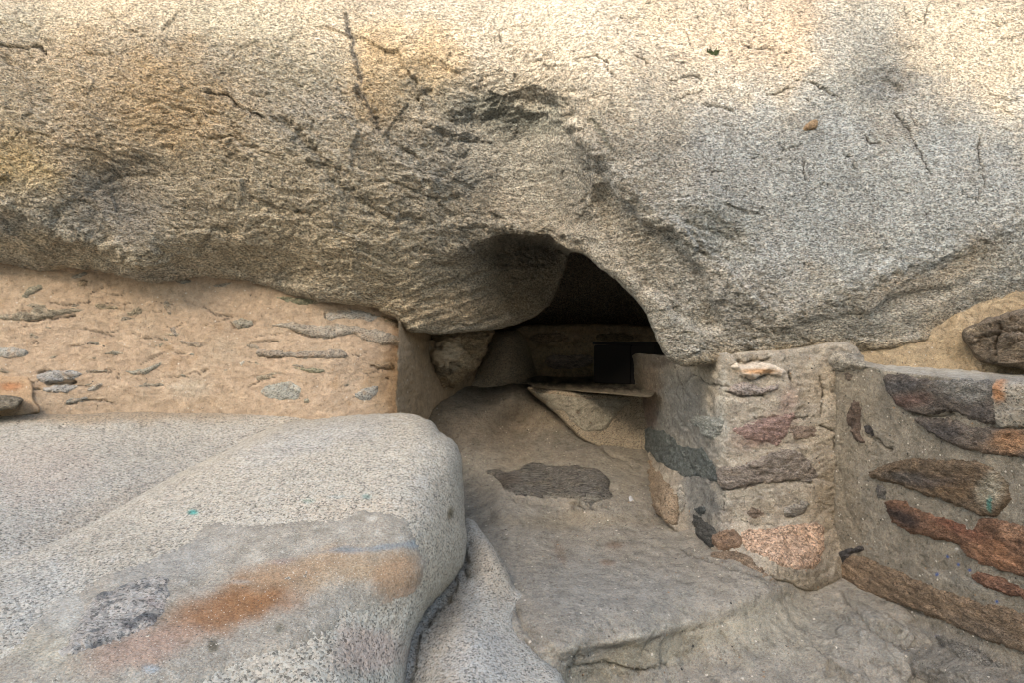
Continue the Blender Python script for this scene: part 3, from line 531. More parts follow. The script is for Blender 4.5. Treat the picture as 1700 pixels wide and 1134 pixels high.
gg += [([(965, 1072), (962, 1098), (968, 1118)], 2, .02), ([(1088, 1052), (1082, 1078)], 2, .014), ([(1340, 960), (1380, 1000), (1400, 1040)], 3, .014), ([(835, 824), (865, 832), (905, 836), (950, 838), (985, 842), (1015, 834)], 4, .03), ([(955, 836), (985, 840)], 3, .03), ([(950, 1118), (1010, 1112), (1060, 1122), (1120, 1104)], 3, .02), ([(1100, 1060), (1082, 1080), (1072, 1100)], 2.5, .012), ([(870, 1060), (905, 1110), (940, 1140)], 4, .03), ([(760, 860), (790, 920), (860, 990)], 4, .015), ([(1130, 912), (1200, 940), (1290, 962), (1330, 1000)], 4, .014), ([(1400, 990), (1440, 1040), (1520, 1080), (1700, 1125)], 5, .025), ([(1350, 1060), (1420, 1075)], 5, .014),
      ([(1450, 1100), (1540, 1120), (1600, 1128)], 4, .02), ([(850, 1000), (862, 1030), (880, 1056)], 4, .02), ([(950, 840), (990, 845)], 3, .02), ([(965, 708), (1000, 745), (1050, 775)], 3, .02)]
ground = Surf(ground_depth, ground_disp, gg, 6)
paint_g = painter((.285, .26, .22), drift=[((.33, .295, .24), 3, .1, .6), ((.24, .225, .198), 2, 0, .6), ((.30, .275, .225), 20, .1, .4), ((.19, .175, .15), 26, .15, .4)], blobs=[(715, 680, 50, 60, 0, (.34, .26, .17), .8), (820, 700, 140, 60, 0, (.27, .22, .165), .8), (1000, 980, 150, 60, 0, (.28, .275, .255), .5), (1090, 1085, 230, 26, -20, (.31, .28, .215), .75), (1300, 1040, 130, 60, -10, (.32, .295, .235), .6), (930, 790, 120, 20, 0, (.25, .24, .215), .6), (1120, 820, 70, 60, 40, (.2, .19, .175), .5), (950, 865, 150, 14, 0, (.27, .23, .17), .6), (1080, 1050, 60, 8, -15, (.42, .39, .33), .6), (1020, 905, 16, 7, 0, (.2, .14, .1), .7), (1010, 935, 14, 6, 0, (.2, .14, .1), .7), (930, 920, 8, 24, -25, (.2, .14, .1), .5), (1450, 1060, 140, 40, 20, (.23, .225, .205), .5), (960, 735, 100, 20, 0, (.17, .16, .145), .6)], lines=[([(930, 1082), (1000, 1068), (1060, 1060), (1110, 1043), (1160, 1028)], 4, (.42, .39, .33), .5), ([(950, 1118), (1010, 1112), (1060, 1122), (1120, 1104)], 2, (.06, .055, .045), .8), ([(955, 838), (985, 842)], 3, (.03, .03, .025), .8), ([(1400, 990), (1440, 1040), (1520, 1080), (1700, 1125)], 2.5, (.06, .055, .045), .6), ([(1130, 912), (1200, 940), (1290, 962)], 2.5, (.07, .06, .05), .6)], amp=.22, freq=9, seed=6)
o = relief('ground', ground, [(-700, 1500), (-700, 1100), (400, 1100), (560, 700), (560, 610), (1150, 608), (1400, 800), (2300, 900), (2300, 1500)], 2.6, M_earth, paint_g, win=(650, 600, 1730, 1164)); o['kind'] = 'structure'
# the open ground around and behind the viewer
def sheet(name, x0, x1, y0, y1, st, zf, mat, tint):
    xs = np.arange(x0, x1 + st, st); ys = np.arange(y0, y1 + st, st); gx, gy = np.meshgrid(xs, ys); H, W = gx.shape
    P = np.stack([gx.ravel(), gy.ravel(), np.zeros(H * W)], 1); P[:, 2] = zf(P)
    ii, jj = np.meshgrid(np.arange(H - 1), np.arange(W - 1), indexing='ij'); a = (ii * W + jj).ravel()
    return mk(name, P, [np.stack([a, a + 1, a + W + 1, a + W], 1)], mat, tint(P, P[:, 0] * 100, P[:, 1] * 100))
o = sheet('terrain', -70, 70, -70, 70, 1.0, lambda P: .18 + .12 * fbm(P, .2, 4, 90) - .1 * (np.abs(P[:, 0]) + np.abs(P[:, 1]) < 8) + .02 * np.maximum(np.hypot(P[:, 0], P[:, 1]) - 15, 0), M_earth, painter((.42, .36, .28), amp=.2, freq=.5)); o['kind'] = 'structure'
# unseen ridge added opposite, its crest shaped to shade the lower rocks
def sun_blocker():
    dist = 20.0; d = np.array(sd_[:]); hx, hy = d[0] / math.hypot(d[0], d[1]), d[1] / math.hypot(d[0], d[1]); te = math.tan(RAD(SUN_EL))
    xs = np.arange(-12, 12.01, .1); n = len(xs)
    # crest height seen along the sun: x on the boulder face -> height of the shadow line there
    fx = [-9, -3, -2.0, -1.2, -.75, -.45, 0, .5, 1.0, 1.2, 1.32, 1.5, 1.62, 1.75, 2.2, 9]
    fz = [3.2, 3.15, 3.0, 2.95, 2.8, 2.55, 2.44, 2.42, 2.46, 2.62, 2.95, 2.95, 2.55, 2.40, 2.42, 2.4]
    V = []; rows = [(0, 1), (1.5, .8), (3, .45), (5, .1), (7, -.03)]
    base = np.interp(xs, fx, fz) + dist * te + .06 * fbm(np.stack([xs, xs * 0, xs * 0], 1), 1.4, 4, 95)
    for k in (-2, -1): V.append(np.stack([xs + hx * (dist + 4 - k), np.full(n, 2.1) + hy * (dist + 6 * -k), base * (.4 if k == -2 else .8)], 1))
    V = V[:0]
    prof = [(-10, -.05), (-6, .35), (-2, .8), (-.6, .95), (0, 1), (.8, .96), (3, .7), (6, .3), (9, -.05)]
    for off, hh in prof:
        R = np.stack([xs + hx * (dist + off), 2.1 + hy * (dist + off) + xs * 0, np.where(hh == 1, base, base * hh)], 1)
        if hh != 1: R += (.7 * np.stack([fbm(R, .35, 3, 96), fbm(R, .35, 3, 97), fbm(R, .35, 3, 98)], 1)) * A(1, 1, .8)
        V.append(R)
    H = len(prof); P = np.concatenate(V); ii, jj = np.meshgrid(np.arange(H - 1), np.arange(n - 1), indexing='ij'); a = (ii * n + jj).ravel()
    o = mk('sun_blocker', P, [np.stack([a, a + 1, a + n + 1, a + n], 1)], M_cliff, painter((.36, .31, .23), amp=.3)(P, P[:, 0] * 50, P[:, 2] * 50)); o['kind'] = 'structure'
sun_blocker()

#================================================================ STEP STONE IN THE FLOOR
o = relief('step_stone', ground, curve([(804, 783), (822, 778), (850, 782), (880, 771), (925, 776), (960, 774), (1000, 784), (1014, 800), (1012, 816), (1020, 824), (1000, 830), (985, 836), (960, 834), (935, 826), (900, 828), (862, 822), (842, 816), (826, 798)], 6, 5, 4, freq=.1), 1.5, M_step, painter((.34, .32, .29), drift=[((.42, .37, .30), 14, 0, .5), ((.22, .215, .205), 20, .1, .5)], blobs=[(960, 829, 60, 5, 3, (.56, .52, .44), .8), (840, 800, 24, 14, 0, (.22, .175, .14), .6)], amp=.4, freq=30, seed=12), proud=(.012, .020, 4, 7))
tag(o, 'dark streaky split stone set as a step in the earth floor of the passage', 'stone')
#================================================================ LEFT GRANITE LEDGE, FRONT BOULDER, RIGHT ROCK
gran_disp = lambda P, px, py: .014 * fbm(P, 2.6, 3, 30) + .004 * fbm(P, 11, 3, 31) + .0035 * fbm(P, 55, 2, 32, .7) + .0045 * fbm(P, 110, 3, 33, .8)
led = Surf([(-700, 690, 2.7), (-700, 900, 1.7), (-100, 688, 2.75), (0, 695, 2.65), (300, 688, 2.72), (660, 700, 2.78), (700, 720, 2.8), (0, 780, 2.15), (0, 900, 1.62), (200, 800, 2.1), (350, 740, 2.45), (500, 760, 2.5), (560, 900, 2.3), (100, 1000, 1.5), (-700, 1100, 1.3), (740, 800, 2.75), (740, 900, 2.6), (150, 730, 2.42)], gran_disp, [([(100, 708), (200, 712), (260, 706)], 4, .012)], 8)
o = relief('granite_ledge', led, curve([(-700, 680), (-60, 683), (80, 688), (240, 684), (430, 684), (560, 682), (655, 684), (690, 700), (740, 760), (750, 900), (500, 960), (100, 1060), (-700, 1160)], 8, 2, 5), 2.6, M_gran, painter((.52, .485, .42), drift=[((.57, .53, .47), 3, 0, .6)], blobs=[(180, 688, 260, 14, 0, (.44, .35, .25), .85), (500, 685, 200, 7, 0, (.44, .35, .25), .6), (60, 780, 110, 60, 0, (.53, .45, .38), .5), (560, 700, 200, 12, 0, (.5, .41, .3), .3), (300, 745, 200, 25, -5, (.45, .42, .36), .4), (170, 850, 140, 25, -20, (.48, .41, .32), .5)], amp=.12, freq=8, seed=13), rnd=(12, .06), skirt=[(4, .2), (8, 1.0)])
tag(o, 'low grey granite ledge at the foot of the plastered wall, left of the rounded boulder', 'rock')
fctl = [(-500, 1050, 1.15), (0, 925, 1.55), (0, 1000, 1.28), (0, 1134, 1.02), (-500, 1350, .9), (180, 855, 1.85), (180, 950, 1.42), (200, 1134, 1.05), (330, 775, 2.12), (400, 850, 1.72), (400, 1000, 1.32), (400, 1134, 1.12), (480, 705, 2.42), (560, 690, 2.52), (650, 690, 2.5), (600, 760, 2.05), (600, 850, 1.7), (600, 1000, 1.42), (560, 1134, 1.2),
        (700, 694, 2.44), (735, 720, 2.32), (760, 760, 2.2), (772, 830, 2.12), (776, 900, 2.0), (700, 760, 2.05), (710, 850, 1.78), (700, 950, 1.6), (745, 970, 1.82), (700, 1060, 1.55), (680, 1134, 1.42), (640, 1060, 1.43), (500, 1400, 1.0), (300, 1400, .9), (700, 1300, 1.3)]
fg = Surf(fctl, gran_disp, [([(700, 690), (730, 700), (745, 722)], 4, .01)], 9)
fb = empty('rounded_boulder', (-.5, 1.6, .5), 'large rounded grey granite boulder in the left foreground with a rusty-stained mortar patch on top', 'boulder')
FP = [(-500, 1010), (-200, 990), (0, 918), (90, 890), (180, 846), (260, 806), (330, 772), (390, 742), (440, 714), (490, 699), (560, 690), (640, 686), (700, 690), (722, 702), (730, 716), (752, 730), (766, 756), (771, 800), (772, 860), (776, 900), (768, 945), (742, 978), (712, 1010), (690, 1050), (680, 1090), (676, 1180), (690, 1400), (-500, 1400)]
paint_f = painter((.56, .51, .425), drift=[((.49, .44, .355), 3, 0, .6), ((.60, .56, .49), 11, .1, .5)], blobs=[(320, 852, 9, 5, 0, (.05, .38, .34), .9), (560, 826, 16, 3, 0, (.55, .6, .56), .8), (512, 832, 12, 4, 0, (.3, .45, .36), .6), (608, 826, 8, 5, 0, (.1, .28, .27), .8), (620, 1080, 70, 40, 0, (.56, .43, .36), .7), (600, 850, 120, 30, 0, (.60, .51, .40), .5), (740, 900, 40, 130, 10, (.54, .46, .35), .6), (690, 960, 50, 50, 0, (.48, .41, .31), .4), (520, 730, 130, 30, -15, (.55, .54, .51), .5), (60, 1000, 120, 80, 0, (.54, .55, .53), .4), (748, 852, 6, 12, 15, (.14, .11, .06), .8)], amp=.14, freq=9, seed=14)
relief('granite_body', fg, curve(FP, 8, 2.5, 6), 2.4, M_gran, paint_f, fb, rnd=(26, .16), skirt=[(6, .12), (26, .4), (60, .7)])
def Z5(p): return [(x * .4706, 640 + y * .4706) for x, y in p]
patch = Z5([(120, 830), (200, 745), (330, 690), (500, 620), (640, 565), (735, 478), (800, 492), (860, 490), (1000, 480), (1200, 460), (1330, 445), (1430, 468), (1485, 560), (1502, 660), (1450, 740), (1340, 780), (1220, 800), (1170, 870), (1050, 920), (900, 960), (780, 1015), (640, 1080), (400, 1180), (-100, 1250), (-200, 1000), (0, 960), (60, 905)])
fgm = Surf(fctl, lambda P, px, py: .014 * fbm(P, 2.6, 3, 30) + .004 * fbm(P, 9, 3, 35) + .0008 * fbm(P, 90, 2, 36), [], 10)
OR_ = (.25, .125, .058)
paint_m = painter((.30, .27, .225), drift=[((.36, .33, .28), 5, .05, .5), ((.25, .225, .185), 11, .05, .4), ((.38, .35, .30), 30, .15, .4)], blobs=[(385, 1008, 135, 42, -20, OR_, .9), (430, 985, 60, 30, -30, (.23, .115, .05), .6), (560, 950, 120, 30, -8, (.33, .235, .145), .75), (230, 1075, 120, 30, -12, (.34, .235, .18), .8), (470, 955, 110, 24, -12, (.31, .215, .14), .7), (665, 960, 45, 42, 0, (.36, .225, .13), .75), (545, 930, 90, 20, -10, (.33, .24, .16), .6), (575, 916, 28, 7, -6, (.21, .225, .235), .7), (640, 909, 32, 6, -6, (.21, .235, .25), .7), (688, 905, 20, 9, 0, (.24, .27, .285), .7), (610, 912, 90, 4, -6, (.22, .235, .245), .5),
          (355, 1075, 10, 12, 20, (.10, .085, .06), .9), (465, 1049, 9, 9, 0, (.14, .13, .1), .8), (470, 935, 26, 5, -10, (.26, .2, .17), .8), (400, 968, 22, 4, 0, (.25, .23, .2), .7), (280, 930, 120, 40, -20, (.31, .305, .285), .5), (680, 1000, 40, 24, -20, (.46, .32, .23), .6), (100, 1010, 50, 50, 0, (.4, .39, .355), .6), (250, 1110, 16, 9, 0, (.3, .34, .36), .6), (430, 1100, 120, 18, -18, (.36, .32, .26), .4), (85, 1080, 80, 40, 0, (.37, .34, .27), .6)], amp=.1, freq=12, seed=15)
relief('mortar_patch', fgm, curve(patch, 8, 4, 7, freq=.03), 2.4, M_fgm, paint_m, fb, proud=(.004, .004, 5, 9))
relief('inset_stone', fgm, curve(Z5([(330, 740), (400, 715), (470, 690), (540, 668), (600, 680), (604, 720), (588, 790), (540, 852), (470, 880), (400, 915), (300, 950), (220, 972), (205, 950), (250, 880), (280, 820)]), 6, 5, 8, freq=.06), 2, M_gran, painter((.44, .41, .37), drift=[((.15, .15, .15), 26, .02, .25), ((.42, .35, .31), 14, .1, .5)], amp=.45, freq=30, seed=16), fb, proud=(.006, .011, 6, 9))
# granite between the round boulder and the passage
rr = Surf([(690, 1134, 1.5), (740, 1000, 1.9), (790, 880, 2.3), (800, 930, 2.05), (760, 1134, 1.4), (850, 990, 1.95), (850, 1060, 1.7), (900, 1134, 1.5), (780, 1050, 1.62), (1000, 1400, 1.15), (700, 1400, 1.15), (760, 940, 2.15), (880, 1040, 1.8)], lambda P, x, y: gran_disp(P, x, y) + .0, [([(700, 1080), (780, 1072)], 3, .008), ([(770, 900), (768, 950), (740, 990), (715, 1020), (690, 1060), (678, 1134)], 8, .025)], 11)
o = relief('granite_slab', rr, curve([(640, 1400), (640, 1100), (660, 1040), (700, 980), (750, 900), (768, 866), (784, 862), (806, 890), (838, 940), (856, 975), (882, 990), (864, 1008), (856, 1040), (880, 1070), (915, 1105), (940, 1140), (1050, 1400)], 8, 3, 9), 2.2, M_gran, painter((.54, .505, .44), blobs=[(820, 950, 30, 60, -20, (.47, .40, .31), .7), (740, 1000, 30, 60, 20, (.42, .35, .26), .6), (800, 1100, 80, 50, 0, (.56, .54, .5), .5)], amp=.13, freq=9, seed=17), rnd=(16, .07), skirt=[(4, .08), (14, .3)])
tag(o, 'pale speckled granite slab in the foreground between the rounded boulder and the earth floor', 'rock')

#================================================================ CAVE FURNISHINGS
hr = Surf([(690, 560, 3.6), (740, 550, 3.35), (800, 550, 3.5), (700, 620, 3.5), (740, 600, 3.3), (745, 635, 3.5), (800, 600, 3.5)], lambda P, x, y: .04 * fbm(P, 6, 4, 40) + .025 * chips(warp(P, 8, .04) * A(1, 1, 1.5), 9, 41, .5) + .012 * chips(P * A(1, 1, 2), 22, 42) + .008 * fbm(P, 50, 3, 42), [([(770, 575), (800, 572)], 3, .02), ([(765, 590), (795, 588)], 3, .02)], 12)
hb = empty('mortared_rock', (-.38, 3.5, 1.2), 'knobbly rock with pale mortar bulging beneath the boulder just inside the cave mouth', 'rock')
relief('rock_body', hr, curve([(697, 540), (810, 540), (808, 580), (795, 606), (780, 622), (765, 636), (740, 643), (715, 640), (696, 622), (692, 590)], 6, 4, 5), 2, M_stone, painter((.40, .32, .22), blobs=[(740, 575, 32, 24, 0, (.46, .37, .26), .8), (735, 615, 40, 12, -10, (.22, .2, .16), .6)], amp=.3, freq=14, seed=18), hb, rnd=(18, .18), skirt=[(3, .1), (12, .3)])
relief('mortar_cap', hr, curve([(722, 560), (745, 556), (762, 560), (765, 580), (752, 600), (735, 606), (715, 600), (712, 580)], 4, 3, 5), 2, M_plast, painter((.5, .41, .3), amp=.2, freq=20, seed=19), hb, proud=(.01, .035, 5, 4))
ib = Surf([(790, 640, 4.0), (840, 560, 4.15), (880, 640, 4.1), (800, 560, 4.3), (850, 610, 3.98), (900, 600, 4.4)], lambda P, x, y: .01 * fbm(P, 4, 3, 43) + .004 * fbm(P, 60, 3, 44), (), 13)
o = relief('inner_boulder', ib, curve([(768, 660), (790, 612), (806, 575), (816, 553), (845, 546), (866, 552), (880, 580), (892, 625), (898, 665)], 6, 2, 5), 2, M_gran, painter((.66, .57, .45), amp=.15, freq=10, seed=20), rnd=(16, .14), skirt=[(4, .2), (8, .5)])
tag(o, 'smooth brown granite boulder inside the cave against the back wall, left of the bench', 'boulder')
bw = Surf([(780, 545, 4.5), (1150, 545, 4.35), (780, 660, 4.4), (1150, 660, 4.25), (950, 600, 4.4)], lambda P, x, y: .02 * fbm(P, 4, 3, 45) + .012 * chips(warp(P, 5, .05) * A(1, 1, 2), 8, 46) + .004 * fbm(P, 50, 3, 47), [([(880, 572), (920, 574), (960, 566)], 2.5, .03), ([(910, 590), (950, 585)], 2, .02), ([(952, 562), (954, 568)], 4, .05), ([(870, 580), (885, 640)], 3, .02)], 14)
bwall = empty('back_wall', (.5, 4.5, 1.1), 'low tan mortared stone wall across the back of the dark cave', 'wall')
relief('masonry', bw, curve([(770, 548), (830, 542), (880, 538), (960, 537), (1040, 537), (1100, 542), (1180, 540), (1180, 700), (770, 700)], 6, 2, 6), 2, M_mort, painter((.50, .39, .27), drift=[((.42, .33, .22), 3, 0, .5)], blobs=[(940, 548, 90, 8, 0, (.36, .25, .14), .5)], amp=.25, freq=9, seed=21), bwall, rnd=(7, .08), skirt=[(2, .3), (6, 1.0)])
for k, (pl, c) in enumerate([([(906, 592), (940, 588), (980, 590), (985, 602), (960, 612), (912, 612)], (.42, .34, .3)), ([(880, 556), (930, 552), (945, 566), (890, 570)], (.36, .27, .19)), ([(990, 556), (1040, 552), (1050, 566), (1000, 568)], (.27, .21, .14))]):
    relief('stone', bw, curve(pl, 5, 2, k), 1.8, M_stone, painter(c, amp=.25, freq=20, seed=k), bwall, proud=(.01, .02, 3, 3))
# bench / altar block
bx = Surf([(880, 640, 3.62), (960, 652, 3.42), (1050, 658, 3.5), (900, 690, 3.56), (1050, 760, 3.42), (960, 740, 3.4), (1085, 820, 3.35), (1000, 700, 3.46)], lambda P, x, y: .01 * fbm(P, 4, 3, 48) + .005 * fbm(P, 50, 3, 49, .7), (), 15)
bt_ = Surf([G(880, 632, 1.232), G(1060, 652, 1.21), G(890, 645, 1.212), G(900, 622, 1.235), G(1050, 628, 1.235), G(1150, 640, 1.225), G(960, 652, 1.20)], lambda P, x, y: .004 * fbm(P, 6, 3, 50) + .002 * fbm(P, 50, 3, 49), (), 16)
be_ = empty('stone_bench', (.4, 3.7, .85), 'waist-high granite bench with a pale slab top and plastered front inside the cave', 'bench')
relief('bench_base', bx, curve([(876, 643), (960, 652), (1052, 657), (1082, 661), (1095, 840), (1068, 795), (1040, 775), (1000, 748), (965, 730), (940, 705), (905, 672)], 5, 3, 7), 2, M_gran, painter((.42, .36, .28), amp=.2, freq=12, seed=22), be_, rnd=(5, .04), skirt=[(2, .2), (4, .8)])
relief('bench_top', bt_, curve([(874, 632), (886, 626), (930, 622), (1000, 618), (1070, 620), (1085, 636), (1085, 658), (1050, 658), (960, 650), (900, 645), (884, 642)], 5, 1.5, 8), 1.8, M_mort, painter((.26, .225, .175), lines=[([(885, 634), (960, 640), (1060, 646)], 8, (.05, .045, .04), .95)], blobs=[(1010, 645, 5, 3, 0, (.07, .065, .06), .1), (1010, 628, 60, 6, 0, (.3, .26, .2), .5)], amp=.2, freq=12, seed=23), be_, skirt=[(0, .06)])
relief('bench_plaster', bx, curve([(888, 651), (960, 660), (1046, 665), (1026, 684), (1006, 714), (984, 716), (968, 716), (950, 700), (938, 684), (915, 680), (900, 662)], 5, 2.5, 9), 1.8, M_mort, painter((.38, .355, .30), blobs=[(960, 685, 4, 4, 0, (.18, .14, .1), .8), (930, 650, 60, 4, 6, (.42, .38, .3), .6)], amp=.12, freq=12, seed=24), be_, proud=(.006, .014, 3, 3))
# dark metal chest on the bench
def chest():
    import bmesh
    e = empty('metal_chest', (.86, 3.8, 1.25), 'black metal chest standing on the bench against the right side of the cave', 'chest')
    def box(name, x0, x1, y0, y1, z0, z1, bev):
        bm = bmesh.new(); bmesh.ops.create_cube(bm, size=1)
        for v in bm.verts: v.co = ((x0 + x1) / 2 + v.co.x * (x1 - x0), (y0 + y1) / 2 + v.co.y * (y1 - y0), (z0 + z1) / 2 + v.co.z * (z1 - z0))
        bmesh.ops.bevel(bm, geom=bm.edges, offset=bev, segments=2, affect='EDGES')
        me = bpy.data.meshes.new(name); bm.to_mesh(me); bm.free(); me.materials.append(M_metal)
        o = bpy.data.objects.new(name, me); COLL.objects.link(o); o.parent = e; return o
    box('chest_body', -.27, -.008, -.16, .16, -.03, .225, .006)
    box('chest_door', -.004, .15, -.17, .16, -.03, .225, .006)
    box('chest_lid', -.275, .16, -.175, .17, .227, .245, .005)
    e.rotation_euler = (0, 0, RAD(-32))
chest()
#================================================================ PILLAR RIGHT OF THE PASSAGE
def pillar_depth(px, py):
    t = smooth((py - 850) / 115) * np.interp(px, [1140, 1200, 1290, 1340, 1400], [.2, .8, 2.1, 1.6, .5])
    yf = 1 / (1 / 2.3 + .00003 * (px - 1190)) - .10 * t
    fl = .42 * np.exp(-((px - 1098) / 38) ** 2) * smooth((py - 720) / 130)
    il = 1 / 2.3 + .00112 * (px - 1192 - 12 * np.sin((py - 600) / 90))
    yl = 1 / np.clip(il, .12, 2) - .10 * t - fl
    k = .03; m = np.maximum(yf, yl); return m + k * np.log(np.exp((yf - m) / k) + np.exp((yl - m) / k)) - .0
def Z3(p): return [(1020 + x * .388, 560 + y * .388) for x, y in p]
p_g = [(Z3([(300, 200), (330, 160), (400, 205), (490, 210)]), 2.6, .016), (Z3([(480, 240), (560, 256), (640, 252)]), 2.6, .02), (Z3([(260, 130), (290, 230)]), 2, .01), (Z3([(600, 350), (740, 345)]), 2, .008), (Z3([(890, 380), (950, 410), (990, 450), (1020, 400)]), 2.6, .02), (Z3([(940, 440), (960, 560), (975, 640)]), 2.5, .014), (Z3([(450, 655), (560, 640), (640, 620)]), 2.4, .012),
       (Z3([(540, 115), (640, 105), (660, 90)]), 4, .04), (Z3([(560, 170), (590, 186), (640, 165)]), 2.4, .02), (Z3([(465, 670), (470, 750)]), 2, .015), (Z3([(730, 620), (840, 620)]), 3, .015), (Z3([(770, 350), (835, 340)]), 2, .012), (Z3([(880, 170), (900, 250), (880, 330)]), 3, .02), (Z3([(740, 150), (760, 200)]), 2.4, .015), (Z3([(540, 780), (600, 800), (700, 800)]), 2.4, .01), (Z3([(120, 380), (110, 470)]), 2.5, .015)]
def pil_disp(P, px, py):
    W = warp(P, 7, .03, 5)
    return .014 * fbm(P, 4, 3, 51) + .010 * chips(W * A(1, 1, 1.6), 8, 52) * .8 + .009 * fbm(P, 16, 5, 53, .68) + .005 * np.maximum(chips(W, 22, 54), -.2) + .003 * fbm(P, 80, 3, 55, .7)
pil = Surf(pillar_depth, pil_disp, p_g, 17)
pe = empty('stone_pillar', (1.05, 2.5, .6), 'mortared rubble pillar carrying the big boulder at the right of the cave mouth, white quartz stone on top', 'pillar')
PP = [(1055, 588), (1075, 588), (1110, 590), (1150, 585), (1290, 580), (1420, 575), (1440, 700), (1440, 900), (1400, 975), (1345, 985), (1290, 965), (1200, 945), (1150, 925), (1135, 897), (1110, 874), (1080, 834), (1060, 797), (1050, 760), (1048, 700), (1050, 640), (1052, 600)]
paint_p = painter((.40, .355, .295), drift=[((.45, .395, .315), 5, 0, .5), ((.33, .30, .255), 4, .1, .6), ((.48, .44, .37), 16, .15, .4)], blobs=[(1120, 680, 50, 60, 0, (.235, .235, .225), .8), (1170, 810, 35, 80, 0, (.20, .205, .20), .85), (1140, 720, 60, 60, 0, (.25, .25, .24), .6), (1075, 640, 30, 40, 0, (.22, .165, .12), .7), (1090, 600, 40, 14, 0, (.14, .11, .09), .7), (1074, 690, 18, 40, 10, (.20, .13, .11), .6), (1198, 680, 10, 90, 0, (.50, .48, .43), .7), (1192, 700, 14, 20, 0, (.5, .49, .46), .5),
          (1270, 715, 60, 22, -15, (.27, .17, .15), .7), (1310, 665, 16, 30, 20, (.30, .2, .18), .5), (1380, 640, 60, 40, 0, (.42, .35, .26), .6), (1385, 830, 40, 100, 0, (.29, .235, .165), .7), (1180, 930, 90, 20, 20, (.22, .165, .125), .7), (1330, 960, 80, 25, 20, (.28, .235, .17), .7), (1250, 805, 60, 30, 0, (.36, .335, .28), .6), (1130, 760, 14, 30, 0, (.38, .36, .32), .4)], amp=.3, freq=14, seed=25, lines=[(c, w_ * .5, (.06, .05, .04), .85) for c, w_, dp in p_g if w_ < 4])
relief('mortar', pil, curve(PP, 6, 4, 11), 2.0, M_mort, paint_p, pe, rnd=(7, .05), skirt=[(3, .1), (6, .6)])
p_st = [([(490, 128), (530, 110), (640, 110), (724, 138), (716, 168), (640, 162), (590, 184), (540, 167), (515, 145)], (.62, .54, .45), .030, 2, 'cream and orange quartz stone'), ([(498, 212), (550, 193), (640, 213), (692, 203), (698, 226), (620, 248), (560, 258), (493, 242)], (.38, .33, .3), .016, 1, None),
 ([(333, 350), (400, 338), (465, 355), (445, 432), (400, 434), (368, 388)], (.30, .31, .29), .022, 0, None), ([(118, 388), (200, 398), (260, 436), (300, 470), (385, 478), (432, 560), (445, 625), (370, 602), (300, 600), (240, 564), (190, 532), (112, 462)], (.135, .15, .145), .014, 0, 'blackish green stone'),
 ([(500, 390), (560, 372), (640, 345), (770, 325), (750, 400), (700, 475), (640, 452), (560, 445)], (.30, .21, .185), .008, 0, None), ([(448, 560), (560, 543), (680, 488), (785, 488), (862, 570), (857, 618), (740, 622), (620, 637), (500, 660), (448, 642)], (.255, .22, .19), .014, 0, None),
 ([(716, 740), (800, 702), (834, 715), (803, 762), (740, 778)], (.26, .24, .21), .018, 0, None), ([(560, 747), (600, 720), (645, 765), (580, 773)], (.27, .21, .165), .012, 0, None), ([(540, 830), (620, 820), (700, 808), (885, 795), (895, 920), (862, 995), (740, 988), (640, 945), (560, 903)], (.40, .285, .21), .011, 2, 'coarse orange granite stone'),
 ([(428, 840), (520, 828), (548, 880), (500, 914), (428, 904)], (.27, .185, .13), .02, 0, None), ([(332, 755), (400, 798), (432, 828), (422, 904), (370, 874), (338, 822)], (.085, .085, .08), .018, 0, None), ([(365, 960), (450, 915), (560, 925), (625, 985), (678, 1050), (560, 1022), (440, 998)], (.24, .18, .13), .018, 0, None),
 ([(343, 730), (392, 725), (390, 762), (348, 757)], (.09, .1, .1), .012, 0, None), ([(70, 440), (100, 460), (150, 525), (235, 635), (275, 720), (268, 800), (215, 788), (130, 700), (80, 600)], (.36, .28, .2), .020, 1, 'brown granular stone'), ([(752, 380), (862, 378), (862, 432), (768, 442)], (.28, .22, .18), .008, 0, None), ([(775, 322), (838, 330), (812, 362), (768, 352)], (.35, .32, .27), .008, 0, None), ([(590, 470), (640, 478), (620, 505), (585, 500)], (.4, .37, .31), .006, 0, None), ([(270, 640), (300, 650), (305, 740), (270, 745)], (.42, .40, .36), .012, 0, None)]
for k, (pl, c, pr, mt, lab) in enumerate(p_st):
    extra = dict(blobs=[(1258, 616, 34, 5, 0, (.60, .33, .15), .8)]) if k == 0 else {}
    o = relief('stone', pil, curve(Z3(pl), 5, 3, k + 30, freq=.07), 1.7, [M_stone, M_gran, M_orange][mt] if k else M_plast, painter(c, drift=[([v * .7 for v in c], 14, .1, .5)], amp=.35, freq=25, seed=k + 3, **extra), pe, proud=(.010, pr * .8, 3.2, 6))
    if lab: o['label'] = lab

